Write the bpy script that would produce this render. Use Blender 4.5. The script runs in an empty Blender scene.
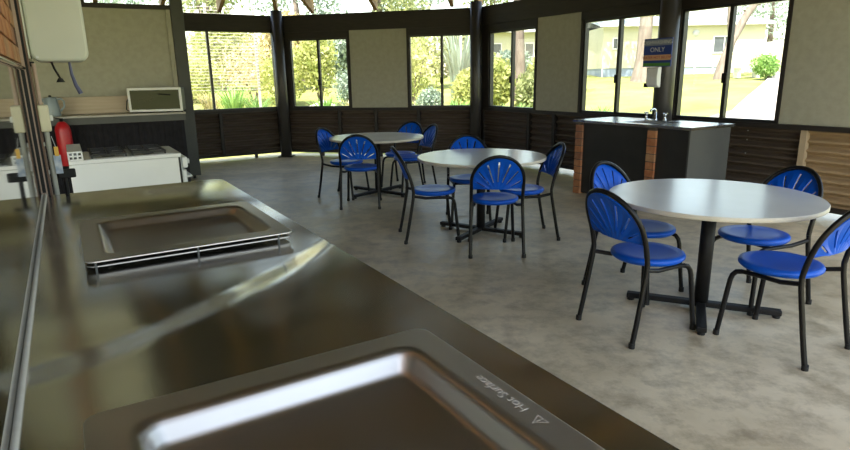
import bpy, bmesh, math, random
from mathutils import Vector, Matrix

# ------------------------------------------------------------------ camera, world, sun, exposure
scene = bpy.context.scene
COL = scene.collection
CAM_F, CAM_P, CAM_R, CAM_H = 585.0, 0.2486, 0.0175, 1.475
cam_d = bpy.data.cameras.new('camera')
cam_d.sensor_width = 36.0
cam_d.lens = CAM_F / 850.0 * 36.0
cam_d.clip_start = 0.02
cam_d.clip_end = 400
cam = bpy.data.objects.new('camera', cam_d)
COL.objects.link(cam)
_r = Vector((1, 0, 0)); _u = Vector((0, math.sin(CAM_P), math.cos(CAM_P)))
_b = -Vector((0, math.cos(CAM_P), -math.sin(CAM_P)))
_r2 = _r * math.cos(CAM_R) - _u * math.sin(CAM_R)
_u2 = _r * math.sin(CAM_R) + _u * math.cos(CAM_R)
cam.matrix_world = Matrix(((_r2.x, _u2.x, _b.x, 0), (_r2.y, _u2.y, _b.y, 0), (_r2.z, _u2.z, _b.z, CAM_H), (0, 0, 0, 1)))
scene.camera = cam

world = bpy.data.worlds.new('sky')
scene.world = world
world.use_nodes = True
wn = world.node_tree
for nd in list(wn.nodes):
    wn.nodes.remove(nd)
w_out = wn.nodes.new('ShaderNodeOutputWorld')
w_bg = wn.nodes.new('ShaderNodeBackground')
w_sky = wn.nodes.new('ShaderNodeTexSky')
w_sky.sky_type = 'NISHITA'
w_sky.sun_disc = False
w_sky.sun_elevation = math.radians(62)
w_sky.sun_rotation = math.radians(200)
w_sky.air_density = 1.0
w_sky.dust_density = 1.6
w_sky.ozone_density = 1.0
w_bg.inputs['Strength'].default_value = 0.30
w_wb = wn.nodes.new('ShaderNodeMix'); w_wb.data_type = 'RGBA'; w_wb.blend_type = 'MULTIPLY'
w_wb.inputs[0].default_value = 1.0
w_wb.inputs[7].default_value = (1.0, 0.87, 0.70, 1)          # warm white balance of the whole sky
wn.links.new(w_sky.outputs[0], w_wb.inputs[6])
wn.links.new(w_wb.outputs[2], w_bg.inputs[0])
wn.links.new(w_bg.outputs[0], w_out.inputs[0])

sun_d = bpy.data.lights.new('sun', 'SUN')
sun_d.energy = 5.0
sun_d.angle = math.radians(0.6)
sun_d.color = (1.0, 0.95, 0.86)
sun = bpy.data.objects.new('sun', sun_d)
COL.objects.link(sun)
sun_dir = Vector((-0.30, -0.80, 1.60)).normalized()      # towards the sun
sun.rotation_euler = sun_dir.to_track_quat('Z', 'Y').to_euler()
sun.location = (0, 0, 30)

vs = scene.view_settings
vs.view_transform = 'Standard'
vs.look = 'None'
vs.gamma = 1.0
vs.use_curve_mapping = False
vs.exposure = 1.65
scene.cycles.max_bounces = 8
scene.cycles.diffuse_bounces = 4
scene.cycles.glossy_bounces = 4
scene.cycles.transparent_max_bounces = 16

rnd = random.Random(11)
PI = math.pi
R = math.radians

# ------------------------------------------------------------------ materials
MATS = {}
def mat(name, c1, c2=None, scale=4.0, rough=0.5, metal=0.0, bump=0.0, bscale=None, rough2=None, spec=0.5,
        stretch=(1, 1, 1), detail=4.0, ramp=(0.35, 0.65), coat=0.0, trans=0.0):
    m = bpy.data.materials.new(name)
    m.use_nodes = True
    nt = m.node_tree
    b = nt.nodes['Principled BSDF']
    b.inputs['Roughness'].default_value = rough
    b.inputs['Metallic'].default_value = metal
    b.inputs['Specular IOR Level'].default_value = spec
    b.inputs['Coat Weight'].default_value = coat
    b.inputs['Base Color'].default_value = (*c1, 1)
    tc = nt.nodes.new('ShaderNodeTexCoord')
    mp = nt.nodes.new('ShaderNodeMapping')
    mp.inputs['Scale'].default_value = stretch
    nt.links.new(tc.outputs['Object'], mp.inputs['Vector'])
    nz = nt.nodes.new('ShaderNodeTexNoise')
    nz.inputs['Scale'].default_value = scale
    nz.inputs['Detail'].default_value = detail
    nt.links.new(mp.outputs[0], nz.inputs['Vector'])
    if c2 is not None:
        rp = nt.nodes.new('ShaderNodeValToRGB')
        rp.color_ramp.elements[0].position = ramp[0]
        rp.color_ramp.elements[1].position = ramp[1]
        rp.color_ramp.elements[0].color = (*c1, 1)
        rp.color_ramp.elements[1].color = (*c2, 1)
        nt.links.new(nz.outputs['Fac'], rp.inputs[0])
        nt.links.new(rp.outputs[0], b.inputs['Base Color'])
    if rough2 is not None:
        mr = nt.nodes.new('ShaderNodeMapRange')
        mr.inputs['From Min'].default_value = 0.3
        mr.inputs['From Max'].default_value = 0.7
        mr.inputs['To Min'].default_value = rough
        mr.inputs['To Max'].default_value = rough2
        nt.links.new(nz.outputs['Fac'], mr.inputs[0])
        nt.links.new(mr.outputs[0], b.inputs['Roughness'])
    if bump:
        bz = nz
        if bscale:
            bz = nt.nodes.new('ShaderNodeTexNoise')
            bz.inputs['Scale'].default_value = bscale
            bz.inputs['Detail'].default_value = 5
            nt.links.new(mp.outputs[0], bz.inputs['Vector'])
        bp = nt.nodes.new('ShaderNodeBump')
        bp.inputs['Strength'].default_value = bump
        bp.inputs['Distance'].default_value = 0.02
        nt.links.new(bz.outputs['Fac'], bp.inputs['Height'])
        nt.links.new(bp.outputs[0], b.inputs['Normal'])
    if trans:
        out = nt.nodes['Material Output']
        tr = nt.nodes.new('ShaderNodeBsdfTranslucent')
        mx = nt.nodes.new('ShaderNodeMixShader')
        mx.inputs[0].default_value = trans
        if c2 is not None:
            nt.links.new(rp.outputs[0], tr.inputs[0])
        else:
            tr.inputs[0].default_value = (*c1, 1)
        nt.links.new(b.outputs[0], mx.inputs[1])
        nt.links.new(tr.outputs[0], mx.inputs[2])
        nt.links.new(mx.outputs[0], out.inputs[0])
    MATS[name] = m
    return m

def glass_mat(name, tint=(1, 1, 1), refl=0.06):
    m = bpy.data.materials.new(name)
    m.use_nodes = True
    nt = m.node_tree
    for nd in list(nt.nodes):
        nt.nodes.remove(nd)
    out = nt.nodes.new('ShaderNodeOutputMaterial')
    tr = nt.nodes.new('ShaderNodeBsdfTransparent'); tr.inputs[0].default_value = (*tint, 1)
    gl = nt.nodes.new('ShaderNodeBsdfGlossy'); gl.inputs['Roughness'].default_value = 0.02
    fr = nt.nodes.new('ShaderNodeFresnel'); fr.inputs[0].default_value = 1.45
    ge = nt.nodes.new('ShaderNodeNewGeometry')
    io = nt.nodes.new('ShaderNodeMath'); io.operation = 'MULTIPLY_ADD'; io.inputs[1].default_value = 1 / 1.45 - 1.45; io.inputs[2].default_value = 1.45
    nt.links.new(ge.outputs['Backfacing'], io.inputs[0]); nt.links.new(io.outputs[0], fr.inputs[0])
    mp = nt.nodes.new('ShaderNodeMath'); mp.operation = 'MULTIPLY'; mp.inputs[1].default_value = 0.8
    mx = nt.nodes.new('ShaderNodeMixShader')
    nt.links.new(fr.outputs[0], mp.inputs[0])
    nt.links.new(mp.outputs[0], mx.inputs[0])
    nt.links.new(tr.outputs[0], mx.inputs[1])
    nt.links.new(gl.outputs[0], mx.inputs[2])
    nt.links.new(mx.outputs[0], out.inputs[0])
    MATS[name] = m
    return m

def concrete_mat():
    m = bpy.data.materials.new('concrete_floor')
    m.use_nodes = True
    nt = m.node_tree
    b = nt.nodes['Principled BSDF']
    tc = nt.nodes.new('ShaderNodeTexCoord')
    def noise(s, d, rough=0.6):
        n = nt.nodes.new('ShaderNodeTexNoise')
        n.inputs['Scale'].default_value = s; n.inputs['Detail'].default_value = d; n.inputs['Roughness'].default_value = rough
        nt.links.new(tc.outputs['Object'], n.inputs['Vector'])
        return n
    n1 = noise(0.9, 5); n2 = noise(5.5, 8, 0.7); n3 = noise(60, 4)
    r1 = nt.nodes.new('ShaderNodeValToRGB')
    r1.color_ramp.elements[0].position = 0.36; r1.color_ramp.elements[1].position = 0.66
    r1.color_ramp.elements[0].color = (0.50, 0.425, 0.29, 1); r1.color_ramp.elements[1].color = (0.72, 0.635, 0.475, 1)
    nt.links.new(n1.outputs['Fac'], r1.inputs[0])
    r2 = nt.nodes.new('ShaderNodeValToRGB')
    r2.color_ramp.elements[0].position = 0.34; r2.color_ramp.elements[1].position = 0.56
    r2.color_ramp.elements[0].color = (0.50, 0.47, 0.42, 1); r2.color_ramp.elements[1].color = (1.04, 1.03, 1.0, 1)
    nt.links.new(n2.outputs['Fac'], r2.inputs[0])
    mx = nt.nodes.new('ShaderNodeMix'); mx.data_type = 'RGBA'; mx.blend_type = 'MULTIPLY'
    mx.inputs[0].default_value = 0.8
    nt.links.new(r1.outputs[0], mx.inputs[6]); nt.links.new(r2.outputs[0], mx.inputs[7])
    nt.links.new(mx.outputs[2], b.inputs['Base Color'])
    mr = nt.nodes.new('ShaderNodeMapRange')
    mr.inputs['From Min'].default_value = 0.35; mr.inputs['From Max'].default_value = 0.65
    mr.inputs['To Min'].default_value = 0.28; mr.inputs['To Max'].default_value = 0.55
    nt.links.new(n2.outputs['Fac'], mr.inputs[0]); nt.links.new(mr.outputs[0], b.inputs['Roughness'])
    bp = nt.nodes.new('ShaderNodeBump'); bp.inputs['Strength'].default_value = 0.12; bp.inputs['Distance'].default_value = 0.01
    nt.links.new(n3.outputs['Fac'], bp.inputs['Height']); nt.links.new(bp.outputs[0], b.inputs['Normal'])
    MATS['concrete'] = m

def steel_mat(name, col, rough, rough2, streak, wav, dent=False):
    """scratched stainless sheet: brushed streaks in roughness, slow waves in the surface"""
    m = bpy.data.materials.new(name)
    m.use_nodes = True
    nt = m.node_tree
    b = nt.nodes['Principled BSDF']
    b.inputs['Metallic'].default_value = 1.0
    b.inputs['Base Color'].default_value = (*col, 1)
    tc = nt.nodes.new('ShaderNodeTexCoord')
    mp = nt.nodes.new('ShaderNodeMapping'); mp.inputs['Scale'].default_value = (3, 70, 3)
    nt.links.new(tc.outputs['Object'], mp.inputs['Vector'])
    n1 = nt.nodes.new('ShaderNodeTexNoise'); n1.inputs['Scale'].default_value = 3.0; n1.inputs['Detail'].default_value = 6
    nt.links.new(mp.outputs[0], n1.inputs['Vector'])
    n2 = nt.nodes.new('ShaderNodeTexNoise'); n2.inputs['Scale'].default_value = 1.7; n2.inputs['Detail'].default_value = 0.0
    nt.links.new(tc.outputs['Object'], n2.inputs['Vector'])
    n3 = nt.nodes.new('ShaderNodeTexNoise'); n3.inputs['Scale'].default_value = 7.0; n3.inputs['Detail'].default_value = 6
    nt.links.new(tc.outputs['Object'], n3.inputs['Vector'])
    mr = nt.nodes.new('ShaderNodeMapRange')
    mr.inputs['From Min'].default_value = 0.3; mr.inputs['From Max'].default_value = 0.7
    mr.inputs['To Min'].default_value = rough; mr.inputs['To Max'].default_value = rough2
    nt.links.new(n3.outputs['Fac'], mr.inputs[0]); nt.links.new(mr.outputs[0], b.inputs['Roughness'])
    b1 = nt.nodes.new('ShaderNodeBump'); b1.inputs['Strength'].default_value = streak; b1.inputs['Distance'].default_value = 0.002
    nt.links.new(n1.outputs['Fac'], b1.inputs['Height'])
    b2 = nt.nodes.new('ShaderNodeBump'); b2.inputs['Strength'].default_value = wav; b2.inputs['Distance'].default_value = 0.12
    nt.links.new(n2.outputs['Fac'], b2.inputs['Height'])
    nt.links.new(b1.outputs[0], b2.inputs['Normal'])
    last = b2
    if dent:
        # warped sheet: a curved slope across the bench between the two hotplates
        def mth(op, a, c, d=None):
            q = nt.nodes.new('ShaderNodeMath'); q.operation = op
            for k, e in enumerate((a, c, d)):
                if e is None: continue
                if isinstance(e, (int, float)): q.inputs[k].default_value = e
                else: nt.links.new(e, q.inputs[k])
            return q.outputs[0]
        sx = nt.nodes.new('ShaderNodeSeparateXYZ'); nt.links.new(tc.outputs['Object'], sx.inputs[0])
        lin = mth('MULTIPLY_ADD', sx.outputs[1], 0.55, 0.20)
        sc = mth('MULTIPLY_ADD', lin, sx.outputs[1], sx.outputs[0])       # s + .2 t + .55 t^2
        sc = mth('MULTIPLY_ADD', n2.outputs['Fac'], 0.10, sc)
        r3 = nt.nodes.new('ShaderNodeMapRange'); r3.interpolation_type = 'SMOOTHERSTEP'
        r3.inputs['From Min'].default_value = 2.32 - .04; r3.inputs['From Max'].default_value = 2.32 + .14
        nt.links.new(sc, r3.inputs[0])
        b3 = nt.nodes.new('ShaderNodeBump'); b3.inputs['Strength'].default_value = 1.0; b3.inputs['Distance'].default_value = 0.013
        nt.links.new(r3.outputs[0], b3.inputs['Height']); nt.links.new(b2.outputs[0], b3.inputs['Normal'])
        last = b3
    nt.links.new(last.outputs[0], b.inputs['Normal'])
    b.inputs['Anisotropic'].default_value = 0.4
    MATS[name] = m
    return m

concrete_mat()
steel_mat('bench_steel', (0.52, 0.505, 0.485), 0.16, 0.22, 0.02, 0.35, dent=True)
steel_mat('plate_steel', (0.52, 0.485, 0.455), 0.36, 0.40, 0.0, 0.20)
steel_mat('mirror_steel', (0.50, 0.49, 0.46), 0.02, 0.04, 0.0, 0.004)
steel_mat('sink_steel', (0.60, 0.61, 0.62), 0.22, 0.28, 0.0, 0.01)
mat('chrome', (0.8, 0.82, 0.85), rough=0.12, metal=1.0)
mat('blue_plastic', (0.001, 0.080, 0.52), (0.002, 0.092, 0.58), 6, rough=0.36, spec=0.32, bump=0.02, bscale=300)
mat('black_tube', (0.006, 0.006, 0.007), (0.010, 0.009, 0.009), 30, rough=0.30, spec=0.25)
mat('black_steel', (0.008, 0.008, 0.009), (0.014, 0.013, 0.013), 20, rough=0.5, spec=0.25)
mat('black_rubber', (0.01, 0.01, 0.01), rough=0.75)
mat('laminate', (0.70, 0.70, 0.68), (0.75, 0.75, 0.73), 2.0, rough=0.20, rough2=0.25)
mat('laminate_edge', (0.62, 0.58, 0.50), (0.56, 0.52, 0.44), 12, rough=0.5)
mat('dark_timber', (0.013, 0.010, 0.009), (0.022, 0.017, 0.014), 5, rough=0.6, stretch=(1, 1, 6), bump=0.05)
mat('dark_paint', (0.024, 0.024, 0.024), (0.034, 0.033, 0.032), 4, rough=0.45)
mat('screen_paint', (0.036, 0.042, 0.038), (0.045, 0.050, 0.046), 4, rough=0.5)
mat('post_paint', (0.032, 0.030, 0.029), (0.05, 0.046, 0.043), 3, rough=0.4)
mat('corrugated_brown', (0.075, 0.055, 0.041), (0.092, 0.069, 0.052), 2.0, rough=0.5)
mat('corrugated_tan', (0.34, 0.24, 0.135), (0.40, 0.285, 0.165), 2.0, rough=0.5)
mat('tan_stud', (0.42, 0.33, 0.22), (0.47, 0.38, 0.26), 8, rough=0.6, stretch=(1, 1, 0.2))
mat('cream_board', (0.35, 0.345, 0.27), (0.39, 0.385, 0.305), 14, rough=0.75, bump=0.12, bscale=90)
mat('window_frame', (0.014, 0.014, 0.015), (0.02, 0.02, 0.021), 5, rough=0.4)
mat('rafter_timber', (0.36, 0.21, 0.09), (0.45, 0.28, 0.13), 3, rough=0.65, stretch=(1, 1, 1), bump=0.05)
mat('roof_lining', (0.075, 0.068, 0.062), (0.095, 0.087, 0.08), 1.5, rough=0.7)
mat('brick_orange', (0.42, 0.155, 0.065), (0.55, 0.27, 0.13), 9, rough=0.85, bump=0.4, bscale=60)
mat('brick_brown', (0.30, 0.13, 0.075), (0.42, 0.22, 0.13), 9, rough=0.85, bump=0.4, bscale=60)
mat('brick_tan', (0.50, 0.29, 0.15), (0.40, 0.20, 0.10), 7, rough=0.85, bump=0.4, bscale=60)
mat('mortar', (0.09, 0.075, 0.065), (0.13, 0.11, 0.095), 20, rough=0.95)
mat('sink_panel', (0.022, 0.022, 0.022), (0.034, 0.033, 0.032), 3, rough=0.4)
mat('sink_end', (0.085, 0.09, 0.088), (0.10, 0.105, 0.10), 3, rough=0.4)
mat('white_enamel', (0.66, 0.68, 0.68), (0.70, 0.72, 0.72), 3, rough=0.25)
mat('heater_white', (0.56, 0.585, 0.50), (0.60, 0.62, 0.54), 2, rough=0.38)
mat('cream_plastic', (0.66, 0.60, 0.42), (0.70, 0.65, 0.48), 5, rough=0.45)
mat('conduit_grey', (0.34, 0.34, 0.30), (0.38, 0.38, 0.34), 8, rough=0.5)
mat('conduit_pink', (0.38, 0.27, 0.21), (0.45, 0.33, 0.26), 8, rough=0.5)
mat('brown_timber', (0.12, 0.065, 0.04), (0.18, 0.10, 0.065), 6, rough=0.6, stretch=(6, 6, 0.6))
mat('red_paint', (0.45, 0.012, 0.018), (0.52, 0.018, 0.022), 5, rough=0.35)
mat('kettle_blue', (0.26, 0.32, 0.35), (0.29, 0.35, 0.38), 5, rough=0.3)
mat('beech_board', (0.46, 0.37, 0.26), (0.56, 0.46, 0.34), 3, rough=0.6, stretch=(0.4, 1, 9))
mat('counter_top', (0.40, 0.38, 0.32), (0.45, 0.43, 0.37), 6, rough=0.45)
mat('counter_fascia', (0.055, 0.06, 0.053), (0.07, 0.075, 0.067), 4, rough=0.5)
mat('black_cloth', (0.008, 0.007, 0.010), (0.013, 0.012, 0.015), 12, rough=0.95)
mat('silver_plastic', (0.62, 0.64, 0.63), (0.68, 0.70, 0.69), 5, rough=0.3)
mat('black_glass', (0.006, 0.006, 0.008), (0.01, 0.01, 0.012), 2, rough=0.06, spec=0.3)
mat('cast_iron', (0.012, 0.012, 0.012), (0.02, 0.02, 0.02), 30, rough=0.6)
mat('sign_grey', (0.17, 0.20, 0.27), (0.19, 0.22, 0.29), 5, rough=0.4)
mat('sign_navy', (0.012, 0.035, 0.20), (0.014, 0.04, 0.22), 5, rough=0.4)
mat('sign_peach', (0.60, 0.34, 0.19), (0.62, 0.36, 0.20), 5, rough=0.4)
mat('sign_green', (0.06, 0.20, 0.03), (0.08, 0.24, 0.04), 8, rough=0.4)
mat('sign_white', (0.55, 0.56, 0.58), (0.57, 0.58, 0.60), 5, rough=0.4)
mat('sign_red', (0.30, 0.03, 0.03), (0.32, 0.035, 0.03), 5, rough=0.4)
mat('dispenser_white', (0.72, 0.73, 0.74), (0.75, 0.76, 0.77), 5, rough=0.3)
mat('etch', (0.62, 0.58, 0.52), (0.66, 0.62, 0.56), 50, rough=0.8, metal=0.2)
mat('blue_hose', (0.10, 0.11, 0.22), (0.12, 0.13, 0.25), 5, rough=0.4)
mat('label_yellow', (0.75, 0.42, 0.05), (0.78, 0.46, 0.08), 5, rough=0.5)
mat('label_blue', (0.30, 0.36, 0.48), (0.55, 0.58, 0.62), 30, rough=0.5)
glass_mat('window_glass', (0.97, 0.98, 0.97))
# outside
mat('lawn', (0.17, 0.225, 0.04), (0.30, 0.295, 0.095), 0.7, rough=0.95, bump=0.6, bscale=14, detail=9, ramp=(0.3, 0.66))
mat('path_concrete', (0.42, 0.385, 0.345), (0.48, 0.44, 0.40), 2, rough=0.9)
mat('cabin_cream', (0.52, 0.50, 0.38), (0.56, 0.54, 0.42), 1, rough=0.8)
mat('cabin_roof', (0.30, 0.36, 0.42), (0.36, 0.42, 0.48), 1, rough=0.5)
mat('cabin_blue', (0.23, 0.29, 0.36), (0.28, 0.34, 0.41), 2, rough=0.7)
mat('cabin_white', (0.74, 0.75, 0.75), (0.78, 0.79, 0.79), 2, rough=0.6)
mat('cabin_pane', (0.05, 0.065, 0.08), (0.08, 0.10, 0.115), 3, rough=0.1)
mat('bark', (0.10, 0.078, 0.06), (0.18, 0.145, 0.12), 7, rough=0.95, bump=0.4, stretch=(1, 1, 0.3))
mat('bark_pale', (0.15, 0.125, 0.105), (0.24, 0.20, 0.17), 7, rough=0.95, bump=0.4, stretch=(1, 1, 0.3))
mat('leaf_olive', (0.19, 0.23, 0.09), (0.29, 0.33, 0.14), 2, rough=0.6, trans=0.35)
mat('leaf_yellow', (0.36, 0.41, 0.12), (0.50, 0.51, 0.20), 2, rough=0.6, trans=0.4)
mat('leaf_green', (0.13, 0.26, 0.07), (0.21, 0.34, 0.11), 2, rough=0.55, trans=0.4)
mat('leaf_bright', (0.20, 0.38, 0.09), (0.30, 0.46, 0.14), 2, rough=0.55, trans=0.4)
mat('leaf_grey', (0.24, 0.32, 0.25), (0.34, 0.41, 0.33), 2, rough=0.6, trans=0.3)
mat('dry_grass', (0.50, 0.42, 0.22), (0.58, 0.50, 0.28), 2, rough=0.8, trans=0.3)
mat('rock', (0.50, 0.44, 0.36), (0.62, 0.56, 0.48), 3, rough=0.95, bump=0.5)
mat('screen_wire', (0.46, 0.43, 0.38), (0.52, 0.49, 0.44), 3, rough=0.6)

# ------------------------------------------------------------------ mesh helpers
class MB:
    def __init__(s):
        s.v = []; s.f = []; s.sm = []; s.mi = []
        s.cur = 0
    def add(s, vs_, fs_, smooth=False):
        o = len(s.v)
        s.v += [tuple(p) for p in vs_]
        for f in fs_:
            s.f.append(tuple(i + o for i in f)); s.sm.append(smooth); s.mi.append(s.cur)
        return s
    def box(s, x0, x1, y0, y1, z0, z1):
        vv = [(x, y, z) for z in (z0, z1) for y in (y0, y1) for x in (x0, x1)]
        return s.add(vv, [(0, 2, 3, 1), (4, 5, 7, 6), (0, 1, 5, 4), (2, 6, 7, 3), (0, 4, 6, 2), (1, 3, 7, 5)])
    def tube(s, pts, r, n=8, caps=True, smooth=True):
        pts = [Vector(p) for p in pts]
        rs = r if isinstance(r, (list, tuple)) else [r] * len(pts)
        rings = []
        up = None
        for i, p in enumerate(pts):
            t = (pts[min(i + 1, len(pts) - 1)] - pts[max(i - 1, 0)]).normalized()
            if up is None:
                up = Vector((0, 0, 1)) if abs(t.z) < 0.9 else Vector((1, 0, 0))
            a = t.cross(up)
            if a.length < 1e-5:
                a = t.cross(Vector((0, 1, 0)))
            a.normalize(); b = a.cross(t).normalized(); up = b
            rings.append([p + (a * math.cos(2 * PI * k / n) + b * math.sin(2 * PI * k / n)) * rs[i] for k in range(n)])
        vv = [q for rg in rings for q in rg]
        ff = []
        for i in range(len(rings) - 1):
            for k in range(n):
                k2 = (k + 1) % n
                ff.append((i * n + k, i * n + k2, (i + 1) * n + k2, (i + 1) * n + k))
        s.add(vv, ff, smooth)
        if caps:
            s.add(rings[0], [tuple(range(n))[::-1]]); s.add(rings[-1], [tuple(range(n))])
        return s
    def lathe(s, prof, n=32, cx=0, cy=0, smooth=True, closed=False):
        """prof: list of (r, z); closed top and bottom when r = 0"""
        vv = []; ff = []
        idx = []
        for (r, z) in prof:
            if r < 1e-6:
                idx.append([len(vv)] * n); vv.append((cx, cy, z))
            else:
                idx.append(list(range(len(vv), len(vv) + n)))
                vv += [(cx + r * math.cos(2 * PI * k / n), cy + r * math.sin(2 * PI * k / n), z) for k in range(n)]
        for i in range(len(prof) - 1):
            for k in range(n):
                k2 = (k + 1) % n
                q = [idx[i][k], idx[i][k2], idx[i + 1][k2], idx[i + 1][k]]
                q2 = []
                for e in q:
                    if e not in q2: q2.append(e)
                if len(q2) >= 3: ff.append(tuple(q2))
        return s.add(vv, ff, smooth)
    def prism(s, poly, z0, z1, smooth=False):
        n = len(poly)
        vv = [(x, y, z0) for x, y in poly] + [(x, y, z1) for x, y in poly]
        ff = [tuple(range(n))[::-1], tuple(range(n, 2 * n))] + [(i, (i + 1) % n, n + (i + 1) % n, n + i) for i in range(n)]
        return s.add(vv, ff, smooth)
    def build(s, name, m, parent=None, loc=None, rz=0.0, bevel=0.0):
        me = bpy.data.meshes.new(name)
        me.from_pydata(s.v, [], s.f)
        ms = m if isinstance(m, (list, tuple)) else [m]
        for k in ms:
            me.materials.append(MATS[k])
        for p, sm_, mi in zip(me.polygons, s.sm, s.mi):
            p.use_smooth = sm_; p.material_index = mi
        if bevel > 0:
            bm = bmesh.new(); bm.from_mesh(me)
            bmesh.ops.bevel(bm, geom=[e for e in bm.edges if len(e.link_faces) == 2 and e.calc_face_angle(0) > 0.6],
                            offset=bevel, segments=2, affect='EDGES', profile=0.5, clamp_overlap=True)
            bm.to_mesh(me); bm.free()
        me.update()
        o = bpy.data.objects.new(name, me)
        COL.objects.link(o)
        o.parent = parent
        if loc is not None: o.location = loc
        o.rotation_euler = (0, 0, rz)
        return o

def tag(o, label=None, cat=None, group=None, kind=None):
    if label: o['label'] = label
    if cat: o['category'] = cat
    if group: o['group'] = group
    if kind: o['kind'] = kind
    return o

def empty(name, loc=(0, 0, 0), rz=0.0, parent=None):
    o = bpy.data.objects.new(name, None)
    o.empty_display_size = 0.1
    COL.objects.link(o)
    o.location = loc; o.rotation_euler = (0, 0, rz); o.parent = parent
    return o

def copy_tree(o, parent=None):
    c = o.copy(); COL.objects.link(c); c.parent = parent
    for ch in [k for k in COL.objects if k.parent == o]:
        copy_tree(ch, c)
    return c

def dup(o, parent, loc=None, rz=None):
    c = o.copy(); COL.objects.link(c); c.parent = parent
    if loc is not None: c.location = loc
    if rz is not None: c.rotation_euler = (0, 0, rz)
    return c

def boxo(name, m, b, parent=None, bevel=0.0):
    return MB().box(*b).build(name, m, parent, bevel=bevel)

def arc(cx, cy, r, a0, a1, n):
    return [(cx + r * math.cos(a0 + (a1 - a0) * i / n), cy + r * math.sin(a0 + (a1 - a0) * i / n)) for i in range(n + 1)]

def rrect(x0, x1, y0, y1, r, n=5):
    return (arc(x1 - r, y0 + r, r, -PI / 2, 0, n) + arc(x1 - r, y1 - r, r, 0, PI / 2, n) +
            arc(x0 + r, y1 - r, r, PI / 2, PI, n) + arc(x0 + r, y0 + r, r, PI, 1.5 * PI, n))

def text_mesh(name, body, size, m, parent, mw, align='CENTER', depth=0.0008):
    cu = bpy.data.curves.new(name, 'FONT')
    cu.body = body; cu.size = size; cu.align_x = align; cu.align_y = 'CENTER'; cu.extrude = depth
    o = bpy.data.objects.new(name, cu)
    COL.objects.link(o)
    dg = bpy.context.evaluated_depsgraph_get()
    me = bpy.data.meshes.new_from_object(o.evaluated_get(dg))
    COL.objects.unlink(o); bpy.data.objects.remove(o)
    me.materials.clear(); me.materials.append(MATS[m])
    t = bpy.data.objects.new(name, me)
    COL.objects.link(t); t.parent = parent; t.matrix_local = mw
    return t

# ------------------------------------------------------------------ plan of the place
P1 = Vector((-2.72, 11.65)); P2 = Vector((1.03, 10.75))
aB = math.atan2(P2.y - P1.y, P2.x - P1.x)
aA = aB + PI / 4; aC = aB - PI / 4
def dirv(a): return Vector((math.cos(a), math.sin(a)))
dA, dB, dC = dirv(aA), dirv(aB), dirv(aC)
BAY = (P2 - P1).length
BASE = {'A': (P1, aA), 'B': (P1, aB), 'C': (P2, aC)}
AX = math.radians(-59.0)                        # barbecue bench axis, towards the camera
BO = Vector((-2.01, 3.055))
BD = dirv(AX); BN = Vector((-BD.y, BD.x))       # BN points to the open floor
APEX = Vector((-1.93, 6.67, 4.95))

def hill_z(x, y):
    r = math.hypot(x + 1, y - 6)
    return min(max((r - 6.6) * 0.070, 0.0) - 0.04, 1.38)

# ------------------------------------------------------------------ floor, ground, paths
E_C = P2 + dC * 7.0
A_L = P1 - dA * 5.2
flo = MB().prism([tuple(p) for p in [Vector((-9.5, 3)), Vector((-8, -6)), Vector((3, -6)), Vector((7.2, 1.0)),
                 E_C + dirv(aC + PI / 2) * .3, P2 + dirv(aB / 2 + aC / 2 + PI / 2) * .35,
                 P1 + dirv(aA / 2 + aB / 2 + PI / 2) * .35, A_L + dirv(aA + PI / 2) * .3]], -0.12, 0.0)
tag(flo.build('floor', 'concrete'), 'stained grey concrete floor slab', kind='structure')

g = MB()
NA, NR = 72, 40
radii = [4.0 + 0.6 * i + 0.045 * i * i for i in range(NR)]
vv = []
gr = random.Random(3)
for r in radii:
    for k in range(NA):
        a = 2 * PI * k / NA
        x = -1 + r * math.cos(a); y = 6 + r * math.sin(a)
        z = hill_z(x, y) + (gr.uniform(-.04, .04) if r > 8 else -0.1)
        if r < 6.9: z = -0.14
        vv.append((x, y, z))
ff = []
for i in range(NR - 1):
    for k in range(NA):
        k2 = (k + 1) % NA
        ff.append((i * NA + k, i * NA + k2, (i + 1) * NA + k2, (i + 1) * NA + k))
g.add(vv, ff, True)
tag(g.build('ground_lawn', 'lawn'), 'sunlit yellow green lawn rising around the shelter', kind='structure')

def path_strip(name, pts, w, label):
    m = MB(); vv = []; ff = []
    sm = []
    for i in range(len(pts) - 1):
        for k in range(6):
            t = k / 6
            sm.append(tuple(Vector(pts[i]).lerp(Vector(pts[i + 1]), t)))
    sm.append(pts[-1])
    for i, p in enumerate(sm):
        a = Vector(sm[max(i - 1, 0)]); b = Vector(sm[min(i + 1, len(sm) - 1)])
        t = (b - a).normalized(); nn = Vector((-t.y, t.x))
        for s_ in (-1, 1):
            q = Vector(p) + nn * s_ * w / 2
            z = hill_z(q.x, q.y)
            vv += [(q.x, q.y, z - .06), (q.x, q.y, z + .075)]
    for i in range(len(sm) - 1):
        o = i * 4; e = o + 4
        ff += [(o + 1, o + 3, e + 3, e + 1), (o, o + 1, e + 1, e), (o + 3, o + 2, e + 2, e + 3)]
    m.add(vv, ff)
    tag(m.build(name, 'path_concrete'), label, kind='structure')
path_strip('ground_path', [(6.6, 13.2), (8.6, 14.9), (10.4, 17.6), (12.4, 20.5), (14.2, 23.2), (17.5, 27.5)], 1.55, 'pale concrete footpath leading up from the shelter')

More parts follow.
